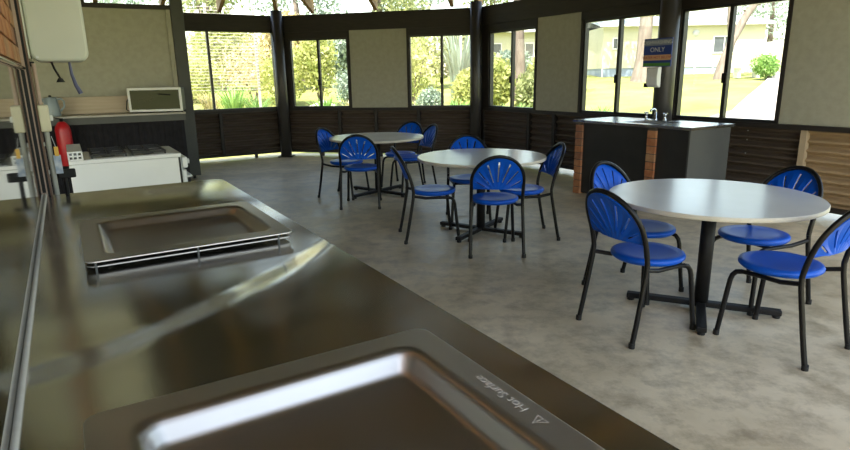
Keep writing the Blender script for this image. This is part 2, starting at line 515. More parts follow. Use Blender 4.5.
# ------------------------------------------------------------------ roof
roof_pts = [A_L, P1, P2, E_C, Vector((3.3, .9)), Vector((1.7, -.5)), Vector((-3, -1.3)), Vector((-7.0, .5)), Vector((-8.4, 5))]
RZ = 2.97
rm = MB()
n = len(roof_pts)
vv = [(p.x, p.y, RZ) for p in roof_pts] + [tuple(APEX)] + [(p.x, p.y, RZ + .08) for p in roof_pts] + [(APEX.x, APEX.y, APEX.z + .08)]
ff = []
for i in range(n):
    j = (i + 1) % n
    ff += [(i, j, n), (n + 1 + j, n + 1 + i, 2 * n + 1), (j, i, n + 1 + i, n + 1 + j)]
rm.add(vv, ff)
ceil = tag(rm.build('ceiling', 'roof_lining'), 'dark lined roof of the shelter', kind='structure')
SLOPE = (APEX.z - RZ) / 4.66

def rafter(p0, d, length, rise):
    """p0 plan point on wall top; d plan direction inwards"""
    m = MB(); w = .032; dep = .31
    a = Vector((-d.y, d.x)) * w
    vv = []
    for t in (-0.02, length):
        q = p0 + d * t
        zt = RZ + rise * t - 0.004
        zb = zt - dep
        if t < 0: zb = max(zb, 2.625)
        for s_ in (-1, 1):
            vv += [(q.x + a.x * s_, q.y + a.y * s_, zb), (q.x + a.x * s_, q.y + a.y * s_, zt)]
    m.add(vv, [(0, 1, 3, 2), (4, 6, 7, 5), (0, 4, 5, 1), (2, 3, 7, 6), (0, 2, 6, 4), (1, 5, 7, 3)])
    m.build('rafter', 'rafter_timber', ceil)
for (org, a, us, L) in ((P1, aA, [-4.2, -3.0, -2.0, -1.05], BAY), (P1, aB, [.72, 1.95, 3.35], BAY), (P2, aC, [.8, 1.9, 3.0, 4.1, 5.2, 6.3], 7.0)):
    inw = dirv(a - PI / 2)
    for u in us:
        if org is P1 and a == aA: dd = min(-u, u + 5.2 + 1.2)
        else: dd = min(u, (L - u) + (2.0 if a == aC else 0))
        rafter(org + dirv(a) * u, inw, min(max(dd * 2.2, .9), 4.3), SLOPE)
for p in (P1, P2):
    d = (Vector((APEX.x, APEX.y)) - p); L = d.length
    rafter(p, d.normalized(), L - .1, (APEX.z - RZ) / L)
boxo('ridge_block', 'rafter_timber', (APEX.x - .2, APEX.x + .2, APEX.y - .2, APEX.y + .2, APEX.z - .42, APEX.z - .12), ceil)

# ------------------------------------------------------------------ walls
def corrugated(w, z0, z1, pitch=0.098, amp=0.038, th=0.004):
    m = MB(); nz = int((z1 - z0) / pitch * 8)
    vv = []; ff = []
    for i in range(nz + 1):
        z = z0 + (z1 - z0) * i / nz
        y = amp * math.sin(2 * PI * (z - z0) / pitch)
        vv += [(0, y, z), (w, y, z)]
    for i in range(nz):
        ff.append((2 * i, 2 * i + 1, 2 * i + 3, 2 * i + 2))
    m.add(vv, ff, True)
    o = len(vv)
    m.add([(x, y + th, z) for x, y, z in vv], [tuple(reversed(f)) for f in ff], True)
    return m

SILL = 0.925
def wall_parts(wall, u0, u1, studs, panels, sheet_mats=None, stud_mats=None, zbeam=(2.32, 2.62)):
    edges = [u0] + sorted(studs) + [u1]
    for i in range(len(edges) - 1):
        a = edges[i]; b = edges[i + 1]
        o = corrugated(b - a, .10, SILL - .05).build('corrugated_sheet', (sheet_mats or {}).get(i, 'corrugated_brown'), wall, loc=(a, .060, 0))
    for k, u in enumerate(sorted(studs)):
        boxo('stud', (stud_mats or {}).get(k, 'dark_timber'), (u - .03, u + .03, -.01, .06, .085, SILL - .045), wall)
    for (a, b, z0, z1) in panels:
        boxo('infill_panel', 'cream_board', (a, b, -.008, .05, z0, z1), wall, bevel=.004)
        boxo('cover_strip', 'dark_timber', (a - .04, a + .004, -.02, .055, z0, z1), wall)
        boxo('cover_strip', 'dark_timber', (b - .004, b + .035, -.02, .055, z0, z1), wall)

def wall_frame(name, org, a, u0, u1, label, feet):
    m = MB()
    m.box(u0, u1, -.04, .12, 2.32, 2.62)          # header beam
    m.box(u0, u1, -.03, .08, SILL - .05, SILL)    # sill rail
    m.box(u0, u1, .01, .07, .065, .11)            # bottom rail
    for u in feet: m.box(u - .025, u + .025, .01, .07, 0, .07)
    return tag(m.build(name, 'dark_timber', loc=(org.x, org.y, 0), rz=a), label, kind='structure')

wa = wall_frame('wall_left', P1, aA, -5.2, 0, 'far left wall of dark brown corrugated sheet under a wide window', [-.6, -1.9, -3.2, -4.5])
wall_parts(wa, -5.2, .02, [-1.21, -2.4, -3.6], [(-3.1, -1.95, SILL, 2.33), (-4.3, -3.14, SILL, 2.33), (-5.2, -4.34, SILL, 2.33)])
boxo('jamb_board', 'dark_timber', (-1.91, -1.70, -.03, .06, SILL, 2.32), wa)
boxo('jamb_board', 'dark_timber', (-.10, 0, -.03, .06, SILL, 2.32), wa)
wb = wall_frame('wall_back', P1, aB, 0, BAY, 'back wall with two sliding windows and a cream panel', [.75, 1.95, 3.1])
wall_parts(wb, -.02, BAY + .02, [1.15, 1.88, 2.71], [(1.42, 2.52, SILL, 2.33)])
wc = wall_frame('wall_right', P2, aC, 0, 7.0, 'long right wall with windows, cream panels and corrugated sheet below', [.75, 1.95, 3.1, 4.3, 5.5, 6.7])
wall_parts(wc, -.02, 7.0, [1.30, 1.88, 2.9, 3.84, 5.52, 6.5], [(1.47, 2.39, SILL, 2.33), (5.25, 6.38, SILL, 2.33), (6.42, 7.0, SILL, 2.33)],
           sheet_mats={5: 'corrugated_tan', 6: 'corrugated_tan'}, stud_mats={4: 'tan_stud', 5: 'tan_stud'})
# corner closers beside the posts
for (w_, a, b) in ((wa, -.14, .0), (wb, .0, .12), (wb, BAY - .12, BAY), (wc, .0, .12)):
    boxo('corner_board', 'dark_timber', (a, b, -.015, .005, .07, SILL - .05), w_)
# head boards above windows, jambs
for (w_, a, b) in ((wb, .05, 1.40), (wb, 2.52, BAY - .05), (wc, .05, 1.45), (wc, 2.38, 3.70), (wc, 3.98, 5.23), (wc, 3.70, 3.98)):
    boxo('head_board', 'dark_timber', (a, b, -.02, .07, 2.20, 2.33), w_)
for (w_, a, b) in ((wb, .0, .21), (wb, 3.755, BAY + .02), (wc, -.02, .26), (wc, 3.69, 3.74), (wc, 3.94, 3.985)):
    boxo('jamb_board', 'dark_timber', (a, b, -.02, .07, SILL, 2.21), w_)
for i in range(3):
    MB().lathe([(0, 0), (.008, 0), (.008, .004), (0, .006)], 8).build('screw', 'sign_white', wc, loc=(4.92, .025 - .0, .86 - (0, .10, .25)[i] - .03)).rotation_euler = (PI / 2, 0, 0)

WN = [0]
def window(org, a, u0, u1, z0, z1, mul, label, latch=True, fr=.032):
    WN[0] += 1
    w = tag(empty('window_%d' % WN[0], (org.x, org.y, 0), a), label, kind='structure')
    m = MB()
    m.box(u0, u1, .0, .075, z0, z0 + fr); m.box(u0, u1, .0, .075, z1 - fr, z1)
    m.box(u0, u0 + fr, .0, .075, z0 + fr, z1 - fr); m.box(u1 - fr, u1, .0, .075, z0 + fr, z1 - fr)
    m.build('window_frame', 'window_frame', w)
    boxo('mullion', 'window_frame', (mul - .022, mul + .022, -.004, .055, z0 + fr * .6, z1 - fr * .6), w)
    for (a0, a1, y) in ((u0 + fr * .9, mul - .012, .02), (mul + .012, u1 - fr * .9, .045)):
        boxo('pane', 'window_glass', (a0, a1, y, y + .004, z0 + fr * .9, z1 - fr * .9), w)
    if latch:
        boxo('latch', 'black_steel', (mul - .03, mul + .03, -.03, -.004, z0 + .42, z0 + .53), w, bevel=.006)
    return w
window(P1, aA, -1.70, -.10, SILL, 2.37, -1.30, 'wide two-pane window over the corrugated wall beyond the kitchen screen', latch=False)
window(P1, aB, .205, 1.385, SILL, 2.20, .79, 'dark framed sliding window in the back wall beside the kitchen end post')
window(P1, aB, 2.545, 3.76, SILL, 2.20, 3.16, 'dark framed sliding window in the back wall between cream panel and corner post')
window(P2, aC, .255, 1.465, SILL, 2.20, .86, 'dark framed sliding window in the right wall beside the corner post')
window(P2, aC, 2.42, 3.69, SILL, 2.20, 3.06, 'sliding window behind the left part of the sink bench')
window(P2, aC, 3.985, 5.235, SILL, 2.20, 4.60, 'sliding window with footpath view beside the broad cream panel')

def post(p, inward, r, label, z1=2.9):
    c = p + inward
    m = MB()
    m.lathe([(0, 0), (r, 0), (r, z1), (0, z1)], 20)
    o = m.build('support_post', 'post_paint', loc=(c.x, c.y, 0))
    base = MB().prism(rrect(-r - .04, r + .04, -r - .04, r + .04, .02, 2), 0, .012)
    base.build('base_plate', 'black_steel', o)
    tag(o, label, 'post', 'round posts of the shelter wall')
# unseen wall, added to cut light coming in left of the kitchen
ls0 = Vector((-7.0, .5)); ls1 = A_L
ls = MB(); L_ = (ls1 - ls0).length
ls.box(0, L_, -.05, .05, .0, 2.95)
tag(ls.build('wall_light_block', 'corrugated_brown', loc=(ls0.x, ls0.y, 0), rz=math.atan2(ls1.y - ls0.y, ls1.x - ls0.x)), 'unseen dark wall added to block light from the left of the kitchen', kind='structure')
inB = dirv(aB - PI / 2); inC = dirv(aC - PI / 2); inA = dirv(aA - PI / 2)
post(P1, (inA + inB) * .088, .105, 'round dark post in the corner between garden windows beside the kitchen', z1=2.70)
post(P2, (inB + inC) * .085, .10, 'round dark post in the corner between back wall and right wall', z1=2.70)
p3 = P2 + dC * 3.93
post(p3, inC * .16, .115, 'round dark post behind the sink taps, carrying sign and soap dispenser', z1=2.93)
post(P2 + dC * 6.95, inC * .16, .115, 'round dark post at the open end of the right wall', z1=2.93)

# slatted garden screen beyond the wide window
sc_ = MB()
gz = 0.05
for i in range(27):
    z = 1.25 + i * .068
    sc_.box(-1.75, .35, 2.6, 2.608, z, z + .011)
for u in (-1.75, -.75, .30): sc_.box(u, u + .05, 2.612, 2.66, gz - .1, 3.1)
so = sc_.build('slatted_screen', 'screen_wire', loc=(P1.x, P1.y, 0), rz=aA)
tag(so, 'pale slatted garden screen outside the wide window', 'screen', kind='stuff')

# ------------------------------------------------------------------ kitchen screen, counter and what stands on it
KA = R(28)
K0 = Vector((-3.47, 9.03))                        # right end of the screen
ks = tag(empty('wall_kitchen', (K0.x, K0.y, 0), KA), 'cream kitchen partition with dark end post', kind='structure')
boxo('partition_panel', 'cream_board', (-3.6, -.16, .05, .09, .10, 2.47), ks)
boxo('top_rail', 'dark_timber', (-3.6, .0, -.0, .11, 2.47, 2.53), ks)
boxo('end_board', 'screen_paint', (-.17, .0, -.03, .11, .05, 2.62), ks, bevel=.004)
boxo('corner_strip', 'cream_board', (-.235, -.175, .0, .05, 1.0, 2.47), ks)
for u in (-.09, -1.3, -2.6, -3.5): boxo('foot', 'black_steel', (u - .02, u + .02, .03, .07, 0, .10), ks)
boxo('mid_post', 'dark_timber', (-1.30, -1.24, .091, .14, .1, 3.0), ks)

kc = tag(empty('kitchen_counter', (K0.x, K0.y, 0), KA), 'pale topped kitchen counter with black pleated curtain below', 'counter')
boxo('counter_top', 'counter_top', (-3.4, -.175, -.52, .045, 1.02, 1.045), kc, bevel=.004)
boxo('fascia', 'counter_fascia', (-3.4, -.18, -.50, -.47, .93, 1.019), kc)
cu = MB(); vv = []; ff = []
NP = 260
for i in range(NP + 1):
    x = -3.4 + 3.2 * i / NP
    y = -.44 + .009 * math.sin(i * .9) + .006 * math.sin(i * 2.3)
    vv += [(x, y, .02), (x, y * .98 - .005, .95)]
for i in range(NP): ff.append((2 * i, 2 * i + 2, 2 * i + 3, 2 * i + 1))
cu.add(vv, ff, True)
cu.build('curtain', 'black_cloth', kc)
for u in (-3.3, -1.7, -.25): boxo('leg', 'black_steel', (u - .02, u + .02, -.40, -.36, 0, 1.019), kc)
for u in (-3.3, -1.7, -.25): boxo('leg', 'black_steel', (u - .02, u + .02, -.02, .02, 0, 1.019), kc)
def kpt(u, v): 
    p = K0 + dirv(KA) * u + dirv(KA + PI / 2) * v
    return p
# long board leaning behind
p = kpt(-1.36, -.06)
o = boxo('chopping_board', 'beech_board', (-.80, .55, -.012, .012, 0, .235), None, bevel=.005)
o.location = (p.x, p.y, 1.047); o.rotation_euler = (R(-8), 0, KA)
tag(o, 'long pale wooden board leaning against the kitchen partition', 'board')
# bench oven
p = kpt(-.50, -.27)
ov = tag(empty('countertop_oven', (p.x, p.y, 1.046), KA + R(-16)), 'countertop oven with silver frame and dark glass door', 'oven')
W_, H_, D_ = .70, .34, .34
boxo('body', 'counter_fascia', (-W_ / 2 + .01, W_ / 2 - .01, -D_ / 2 + .03, D_ / 2, .018, H_ - .005), ov, bevel=.008)
fm = MB()
fm.box(-W_ / 2, W_ / 2, -D_ / 2, -D_ / 2 + .03, .015, .045); fm.box(-W_ / 2, W_ / 2, -D_ / 2, -D_ / 2 + .03, H_ - .03, H_)
fm.box(-W_ / 2, -W_ / 2 + .03, -D_ / 2, -D_ / 2 + .03, .045, H_ - .03); fm.box(W_ / 2 - .03, W_ / 2, -D_ / 2, -D_ / 2 + .03, .045, H_ - .03)
fm.build('door_frame', 'silver_plastic', ov)
dg_ = boxo('door_glass', 'black_glass', (-W_ / 2 + .03, W_ / 2 - .03, -D_ / 2 + .008, -D_ / 2 + .028, .045, H_ - .03), ov)
MB().tube([(.20, -D_ / 2 - .002, .24), (.20, -D_ / 2 - .03, .24), (-.2 + .25, -D_ / 2 - .03, .255), (.05, -D_ / 2 - .002, .255)], .007, 6).build('handle', 'black_steel', ov)
for u in (-.33, .33):
    for v in (-.12, .13): MB().lathe([(0, 0), (.014, 0), (.014, .02), (0, .02)], 8, u, v).build('foot', 'black_rubber', ov)
lead = MB().tube([(-W_ / 2 - .01, .05, .25), (-W_ / 2 - .06, .0, .16), (-W_ / 2 - .07, -.04, .05), (-W_ / 2 - .02, -.05, .008), (-W_ / 2 + .0, .0, .012)], .009, 6)
lead.build('power_lead', 'counter_fascia', ov)
MB().lathe([(0, 0), (.024, 0), (.024, .05), (0, .05)], 10).build('plug', 'black_rubber', ov, loc=(-W_ / 2 - .02, .06, .24))
# kettle
p = kpt(-1.80, -.33)
kt = tag(empty('kettle', (p.x, p.y, 1.046), KA), 'pale blue grey jug kettle on the kitchen counter', 'kettle')
MB().lathe([(0, 0), (.095, 0), (.10, .02), (.088, .14), (.075, .235), (.07, .245), (0, .25)], 20).build('body', 'kettle_blue', kt)
MB().tube([(.07, 0, .215), (.12, 0, .225), (.15, 0, .19), (.145, 0, .12), (.09, 0, .06)], .013, 8).build('handle', 'kettle_blue', kt)
MB().add([(-.065, -.03, .235), (-.065, .03, .235), (-.12, 0, .24), (-.08, 0, .17)], [(0, 1, 2), (0, 2, 3), (1, 3, 2), (0, 3, 1)]).build('spout', 'kettle_blue', kt)
MB().lathe([(0, .25), (.016, .25), (.018, .27), (0, .275)], 10).build('lid_knob', 'black_rubber', kt)

# ------------------------------------------------------------------ cooker beside the barbecue wall end
def bpt(s, t): return BO + BD * s + BN * t
p = bpt(-1.86, .52)
st = tag(empty('cooker', (p.x, p.y, 0), AX), 'white freestanding gas cooker with black pan supports beyond the barbecue bench', 'cooker')
# local x = towards camera, y = towards the open floor (front of the cooker)
hw, hd = .33, .40
boxo('body', 'white_enamel', (-hw, hw, -hd, hd, .06, .865), st, bevel=.006)
ht = MB(); ht.prism(rrect(-hw - .004, hw + .004, -hd, hd + .004, .012, 3), .868, .895)
hob = ht.build('hob', 'white_enamel', st)
boxo('hob_recess', 'white_enamel', (-hw + .035, hw - .035, -hd + .12, hd - .05, .8955, .8975), hob)
for yy in (-.12, .17):
    gm = MB()
    for k in range(4):
        x = -hw + .06 + k * (2 * hw - .12) / 3
        gm.box(x - .007, x + .007, yy - .125, yy + .125, .912, .926)
    for y2 in (yy - .12, yy, yy + .12): gm.box(-hw + .05, hw - .05, y2 - .007, y2 + .007, .912, .926)
    for x in (-hw + .055, hw - .055):
        for y2 in (yy - .12, yy + .12): gm.box(x - .007, x + .007, y2 - .007, y2 + .007, .8975, .913)
    gm.build('pan_support', 'cast_iron', st)
    for x in (-.15, .15):
        MB().lathe([(0, .8975), (.05, .8975), (.045, .907), (.03, .910), (0, .910)], 14, x, yy).build('burner', 'cast_iron', st)
# perforated flue vent along the back
vb = MB()
for k in range(15):
    x = -hw + .01 + k * (2 * hw - .04) / 14
    vb.box(x, x + .02, -hd, -hd + .012, .896, .958)
for k in range(4): vb.box(hw - .012, hw, -hd + k * .03, -hd + k * .03 + .011, .896, .96)
for z in (.896, .925, .954): vb.box(-hw, hw, -hd, -hd + .10, z, z + .012)
vb.build('flue_vent', 'white_enamel', st)
boxo('control_panel', 'white_enamel', (-hw + .005, hw - .005, hd + .006, hd + .05, .77, .86), st, bevel=.012)
for k in range(5):
    o = MB().lathe([(0, 0), (.022, 0), (.02, .024), (0, .026)], 12).build('knob', 'silver_plastic', st, loc=(-.24 + k * .12, hd + .049, .815)); o.rotation_euler = (-PI / 2, 0, 0)
dr = boxo('oven_door', 'white_enamel', (-hw + .01, hw - .01, hd + .001, hd + .035, .15, .755), st, bevel=.008)
MB().tube([(-.25, hd + .035, .69), (-.25, hd + .075, .69), (.25, hd + .075, .69), (.25, hd + .035, .69)], .011, 8).build('handle', 'silver_plastic', dr)
boxo('door_gap', 'black_rubber', (hw + .0005, hw + .0025, hd - .022, hd - .006, .1, .864), st)
for x in (-.28, .28):
    for y in (-.3, .3): MB().lathe([(0, 0), (.02, 0), (.02, .06), (0, .06)], 10, x, y).build('foot', 'black_rubber', st)

# ------------------------------------------------------------------ brick wall with stainless splashback (left of the bench)
bw = tag(boxo('wall_brick', 'mortar', (-.05, 5.0, -.235, -.022, 0, 2.9), None), 'orange face brick wall behind the barbecue bench', kind='structure')
bw.location = (BO.x, BO.y, 0); bw.rotation_euler = (0, 0, AX)
bl, bh, mo = .230, .076, .010
bmeshes = []
for k, mm in enumerate(('brick_orange', 'brick_brown', 'brick_tan')):
    o = MB().box(0, bl, -.02, .016, 0, bh).build('brick', mm, bw, bevel=.003)
    bmeshes.append(o)
used = [False] * 3
zrow = 1.575
row = 0
while zrow + bh < 2.85:
    x = -.05 - (bl + mo) * (.5 if row % 2 else 0)
    while x < 4.9:
        if x >= -.06:
            k = rnd.choice([0, 0, 1, 2])
            if not used[k]:
                used[k] = True; o = bmeshes[k]
            else: o = dup(bmeshes[k], bw)
            o.location = (x, -.022 + rnd.uniform(-.002, .002), zrow)
        x += bl + mo
    zrow += bh + mo; row += 1
# half bricks at the wall end
spl = boxo('splashback', 'mirror_steel', (-.04, 4.9, -.021, -.004, .905, 1.545), None)
spl.location = (BO.x, BO.y, 0); spl.rotation_euler = (0, 0, AX)
tag(spl, 'polished stainless steel splashback sheet on the brick wall beside the barbecue bench', 'splashback')
MB().tube([(-.04, .0, 1.55), (4.9, .0, 1.55)], .012, 8).build('rolled_edge', 'mirror_steel', spl)
boxo('edge_trim', 'black_steel', (-.052, -.041, -.025, .004, .905, 1.545), spl)
# wall end: timber post with strips and conduit
we = tag(empty('wall_end_post', (BO.x, BO.y, 0), AX), 'brown timber post with metal strip closing the end of the brick wall', 'post')
boxo('timber', 'brown_timber', (-.20, -.056, -.23, .030, 0, 2.9), we, bevel=.004)
boxo('metal_strip', 'conduit_pink', (-.055, -.052, -.004, .010, .2, 2.9), we)
boxo('dark_strip', 'black_steel', (-.06, -.05, .012, .022, .2, 2.9), we)
cd = tag(empty('conduit', (BO.x, BO.y, 0), AX), 'grey electrical conduit running down from the cream switch box', 'conduit')
MB().tube([(-.075, .052, .0), (-.075, .052, 1.225)], .0125, 10).build('pipe', 'conduit_grey', cd)
MB().tube([(-.075, .046, 1.365), (-.075, .046, 1.575)], .010, 10).build('upper_pipe', 'conduit_pink', cd)
for z in (.5, 1.0, 1.15):
    boxo('saddle', 'conduit_grey', (-.092, -.058, .030, .036, z, z + .02), cd)
sw = tag(empty('switch_box', (BO.x, BO.y, 0), AX), 'cream plastic switch box on the timber wall-end post', 'switch')
boxo('box', 'cream_plastic', (-.105, -.050, .0305, .078, 1.226, 1.364), sw, bevel=.006)
boxo('rocker', 'white_enamel', (-.085, -.068, .078, .092, 1.28, 1.31), sw, bevel=.003)
# wall heater / boiling water unit
wh = tag(empty('water_boiler', (BO.x, BO.y, 0), AX), 'white rounded wall-mounted water boiler above the switch box', 'boiler')
hb = MB(); hb.prism([(y, z) for y, z in rrect(.040, .305, 1.585, 2.25, .045, 6)], 0, .26, False)
o = hb.build('casing', 'heater_white', wh, bevel=.014)
o.matrix_local = Matrix(((0, 0, 1, -.34), (1, 0, 0, 0), (0, 1, 0, 0), (0, 0, 0, 1)))
boxo('back_plate', 'heater_white', (-.36, -.062, .031, .039, 1.60, 2.24), wh)
boxo('mount_block', 'black_steel', (-.19, -.07, .0305, .05, 1.56, 1.584), wh)
boxo('indicator', 'silver_plastic', (-.0800, -.0775, .062, .075, 1.60, 1.612), wh)
MB().tube([(-.22, .125, 1.59), (-.21, .135, 1.55), (-.19, .155, 1.50)], .0055, 6).build('tap_stem', 'black_steel', wh)
o = MB().lathe([(0, 0), (.022, 0), (.010, .022), (0, .024)], 12).build('tap_spout', 'black_rubber', wh, loc=(-.19, .155, 1.478))
MB().tube([(-.22, .21, 1.59), (-.22, .213, 1.52), (-.215, .225, 1.46), (-.21, .243, 1.415)], [.006, .008, .010, .012], 8).build('overflow_hose', 'blue_hose', wh)
# extinguisher
p = kpt(-1.70, -.62)
fx = tag(empty('fire_extinguisher', (p.x, p.y, 0), KA), 'red fire extinguisher hung in front of the black counter curtain', 'extinguisher')
MB().lathe([(0, .42), (.085, .42), (.092, .44), (.092, .88), (.08, .93), (.05, .975), (.03, .99), (0, .99)], 24).build('cylinder', 'red_paint', fx)
MB().lathe([(0, .99), (.022, .99), (.022, 1.03), (0, 1.03)], 10).build('valve', 'black_steel', fx)
MB().tube([(.0, .0, 1.02), (-.08, 0, 1.04)], .010, 6).build('lever', 'black_steel', fx)
boxo('bracket', 'black_steel', (-.03, .03, .0925, .118, .62, .70), fx)
tg = tag(empty('hanging_tag', (*bpt(-.045, .082), 0), AX), 'small white and yellow paper tag hanging from the conduit', 'tag')
boxo('tag_card', 'label_blue', (-.010, -.008, -.018, .016, 1.0, 1.10), tg)
boxo('tag_header', 'label_yellow', (-.0075, -.0065, -.010, .010, 1.095, 1.145), tg)
MB().tube([(-.009, 0, 1.14), (-.013, -.012, 1.20)], .0015, 5).build('string', 'sign_white', tg)
# black lever valve at the bench end
gv = tag(empty('gas_valve', (*bpt(-.16, .10), 0), AX), 'black lever gas valve on a pipe at the bench end', 'valve')
MB().tube([(0, 0, 0), (0, 0, .965)], .011, 8).build('pipe', 'black_steel', gv)
o = MB().prism(rrect(-.02, .02, -.035, .055, .012, 3), .960, 1.008).build('lever', 'black_rubber', gv, bevel=.006)

# ------------------------------------------------------------------ barbecue bench with two hotplates
bb = tag(empty('barbecue_bench', (BO.x, BO.y, 0), AX), 'long stainless steel barbecue bench with two built-in hotplates', 'bench')
TOP = .90
S0, S1 = .03, 4.3
# top sheet with an opening for the flush hotplate and the raised hotplate well
H1 = (2.55, 3.25, .10, .80)        # flush hotplate outer (s0,s1,t0,t1)
H2 = (.96, 1.63, .135, .805)       # raised hotplate outer
def ring(outer, inner, z):
    """faces between two closed loops with equal count"""
    n = len(outer)
    vv = [(x, y, z) for x, y in outer] + [(x, y, z) for x, y in inner]
    return vv, [(i, (i + 1) % n, n + (i + 1) % n, n + i) for i in range(n)]
def poly_corner(r):
    return arc(S0 + r, .90 - r, r, PI / 2, PI, 6)
tm = MB()
# top split into rectangles around the two openings
def quad(s0, s1, t0, t1):
    tm.add([(s0, t0, TOP), (s1, t0, TOP), (s1, t1, TOP), (s0, t1, TOP)], [(0, 1, 2, 3)])
O1 = (H1[0] + .02, H1[1] - .02, H1[2] + .02, H1[3] - .02)
O2 = (H2[0] + .06, H2[1] - .06, H2[2] + .06, H2[3] - .06)
TE = .892
cor = poly_corner(.06)
tm.add([(x, y, TOP) for x, y in ([(O2[0], 0), (O2[0], .90)] + cor + [(S0, 0)])], [tuple(range(len(cor) + 3))])
quad(O2[0], O2[1], 0, O2[2]); quad(O2[0], O2[1], O2[3], .90)
quad(O2[1], O1[0], 0, .90)
quad(O1[0], O1[1], 0, O1[2]); quad(O1[0], O1[1], O1[3], .90)
quad(O1[1], S1, 0, .90)
# turned-down edges
edge = [(S1, .90), (O1[1], .90), (O2[1], .90), (O2[0], .90)] + cor + [(S0, 0)]
vv = []
for (x, y) in edge:
    cx, cy = x, y
    ox = -.004 if x < S0 + .061 else 0
    oy = .004 if y > .83 else 0
    vv += [(x, y, TOP), (x + ox * .7, y + oy * .7, TOP - .0015), (x + ox, y + oy, TOP - .006), (x + ox, y + oy, TOP - .045)]
ff = []
for i in range(len(edge) - 1):
    for k in range(3):
        ff.append((4 * i + k, 4 * i + 4 + k, 4 * i + 5 + k, 4 * i + 1 + k))
tm.add(vv, ff)
# joint upstand against the splashback
top_o = tm.build('bench_top', 'bench_steel', bb)
MB().tube([(S0, .002, TOP + .003), (S1, .002, TOP + .003)], .0065, 8).build('seam_weld', 'etch', bb)
boxo('cabinet', 'sink_end', (S0 + .06, S1, .02, .82, .08, TOP - .20), bb)
bt = MB(); bt.box(S0 + .06, S1, .80, .82, TOP - .20, TOP - .04); bt.box(S0 + .06, S0 + .08, .02, .80, TOP - .20, TOP - .04); bt.box(S0 + .06, S1, .02, .04, TOP - .20, TOP - .04)
bt.build('apron', 'bench_steel', bb)
for k in range(5):
    d_ = boxo('door', 'bench_steel', (S0 + .12 + k * .82, S0 + .90 + k * .82, .821, .838, .12, TOP - .22), bb, bevel=.003)
    boxo('handle', 'chrome', (S0 + .80 + k * .82, S0 + .83 + k * .82, .838, .856, .45, .60), d_, bevel=.003)
boxo('plinth', 'black_steel', (S0 + .12, S1, .06, .76, 0, .08), bb)

def hotplate(name, rect, z, lip, mats, rc=.035, flange=(.075, .075, .075, .075), depth=.028, rin=.05):
    s0, s1, t0, t1 = rect
    m = MB(); N = 6
    loops = []
    def loop(off, zz, r):
        loops.append([(x, y, zz) for x, y in rrect(s0 + off[0], s1 - off[1], t0 + off[2], t1 - off[3], r, N)])
    f = flange
    loop((0, 0, 0, 0), z - lip, rc)
    loop((0, 0, 0, 0), z - .0008, rc)
    loop((.0015,) * 4, z, rc)
    loop((.003,) * 4, z, rc)
    loop([q - .016 for q in f], z, rin + .016)
    loop([q - .012 for q in f], z + .0002, rin + .012)
    for (o_, dz) in ((-.004, -.0002), (.003, -.002), (.008, -.006), (.013, -.014), (.0225, -.030), (.028, -.038), (.036, -.042), (.05, -.043)):
        loop([q + o_ for q in f], z + dz * depth / .043, max(rin - o_ * .5, .02))
    n_ = len(loops[0])
    vv = [p for l in loops for p in l]
    ff = []
    for i in range(len(loops) - 1):
        for k in range(n_):
            k2 = (k + 1) % n_
            ff.append((i * n_ + k, i * n_ + k2, (i + 1) * n_ + k2, (i + 1) * n_ + k))
    m.add(vv, ff, True)
    # floor of the plate: grid-like fan with a slight dish
    cx, cy = (s0 + s1) / 2, (t0 + t1) / 2
    last = loops[-1]
    l2 = [(cx + (x - cx) * .5, cy + (y - cy) * .5, zz - .002) for x, y, zz in last]
    vv = last + l2 + [(cx, cy, z - depth - .004)]
    ff = [(k, (k + 1) % n_, n_ + (k + 1) % n_, n_ + k) for k in range(n_)] + [(n_ + k, n_ + (k + 1) % n_, 2 * n_) for k in range(n_)]
    m.add(vv, ff, True)
    return m.build(name, mats, bb)
hp1 = hotplate('hotplate', H1, TOP + .003, .004, 'plate_steel', rc=.03, flange=(.072, .072, .075, .072), depth=.052, rin=.04)
hp1['label'] = 'flush hotplate with rounded recess and etched warning'
hp2 = hotplate('hotplate', H2, TOP + .034, .005, 'plate_steel', rc=.03, flange=(.075, .07, .06, .055), depth=.036, rin=.045)
hp2['label'] = 'raised hotplate lifted clear of the bench top'
# second sheet, well and brackets of the raised plate
un = MB()
o_l = rrect(H2[0] + .006, H2[1] - .006, H2[2] + .006, H2[3] - .006, .028, 6)
i_l = rrect(H2[0] + .05, H2[1] - .05, H2[2] + .045, H2[3] - .04, .03, 6)
for z in (TOP + .012, TOP + .016):
    vv, ff = ring(o_l, i_l, z); un.add(vv, ff if z > TOP + .014 else [tuple(reversed(q)) for q in ff])
nn = len(o_l)
un.add([(x, y, TOP + .012) for x, y in o_l] + [(x, y, TOP + .016) for x, y in o_l], [(i, (i + 1) % nn, nn + (i + 1) % nn, nn + i) for i in range(nn)])
un.build('lower_flange', 'plate_steel', hp2)
for (s_, t_) in [(H2[1] - .006, H2[2] + k * (H2[3] - H2[2]) / 2 * f_ + .03 * (1 - k)) for k, f_ in ((0, 1), (1, 1), (2, .96))]:
    boxo('spacer', 'sink_end', (s_ - .003, s_ + .003, t_ - .003, t_ + .003, TOP, TOP + .031), hp2)
for (s_, t_) in [(H2[0] + .02, H2[2] + .05), (H2[0] + .02, H2[3] - .05), (1.3, H2[3] - .02), (1.3, H2[2] + .02)]:
    boxo('spacer', 'sink_end', (s_ - .003, s_ + .003, t_ - .003, t_ + .003, TOP, TOP + .031), hp2)
well = MB()
well.box(O2[0], O2[1], O2[2], O2[3], TOP - .12, TOP - .10)
well.build('well', 'black_steel', hp2)
w1 = boxo('well', 'black_steel', (O1[0], O1[1], O1[2], O1[3], TOP - .12, TOP - .10), hp1)
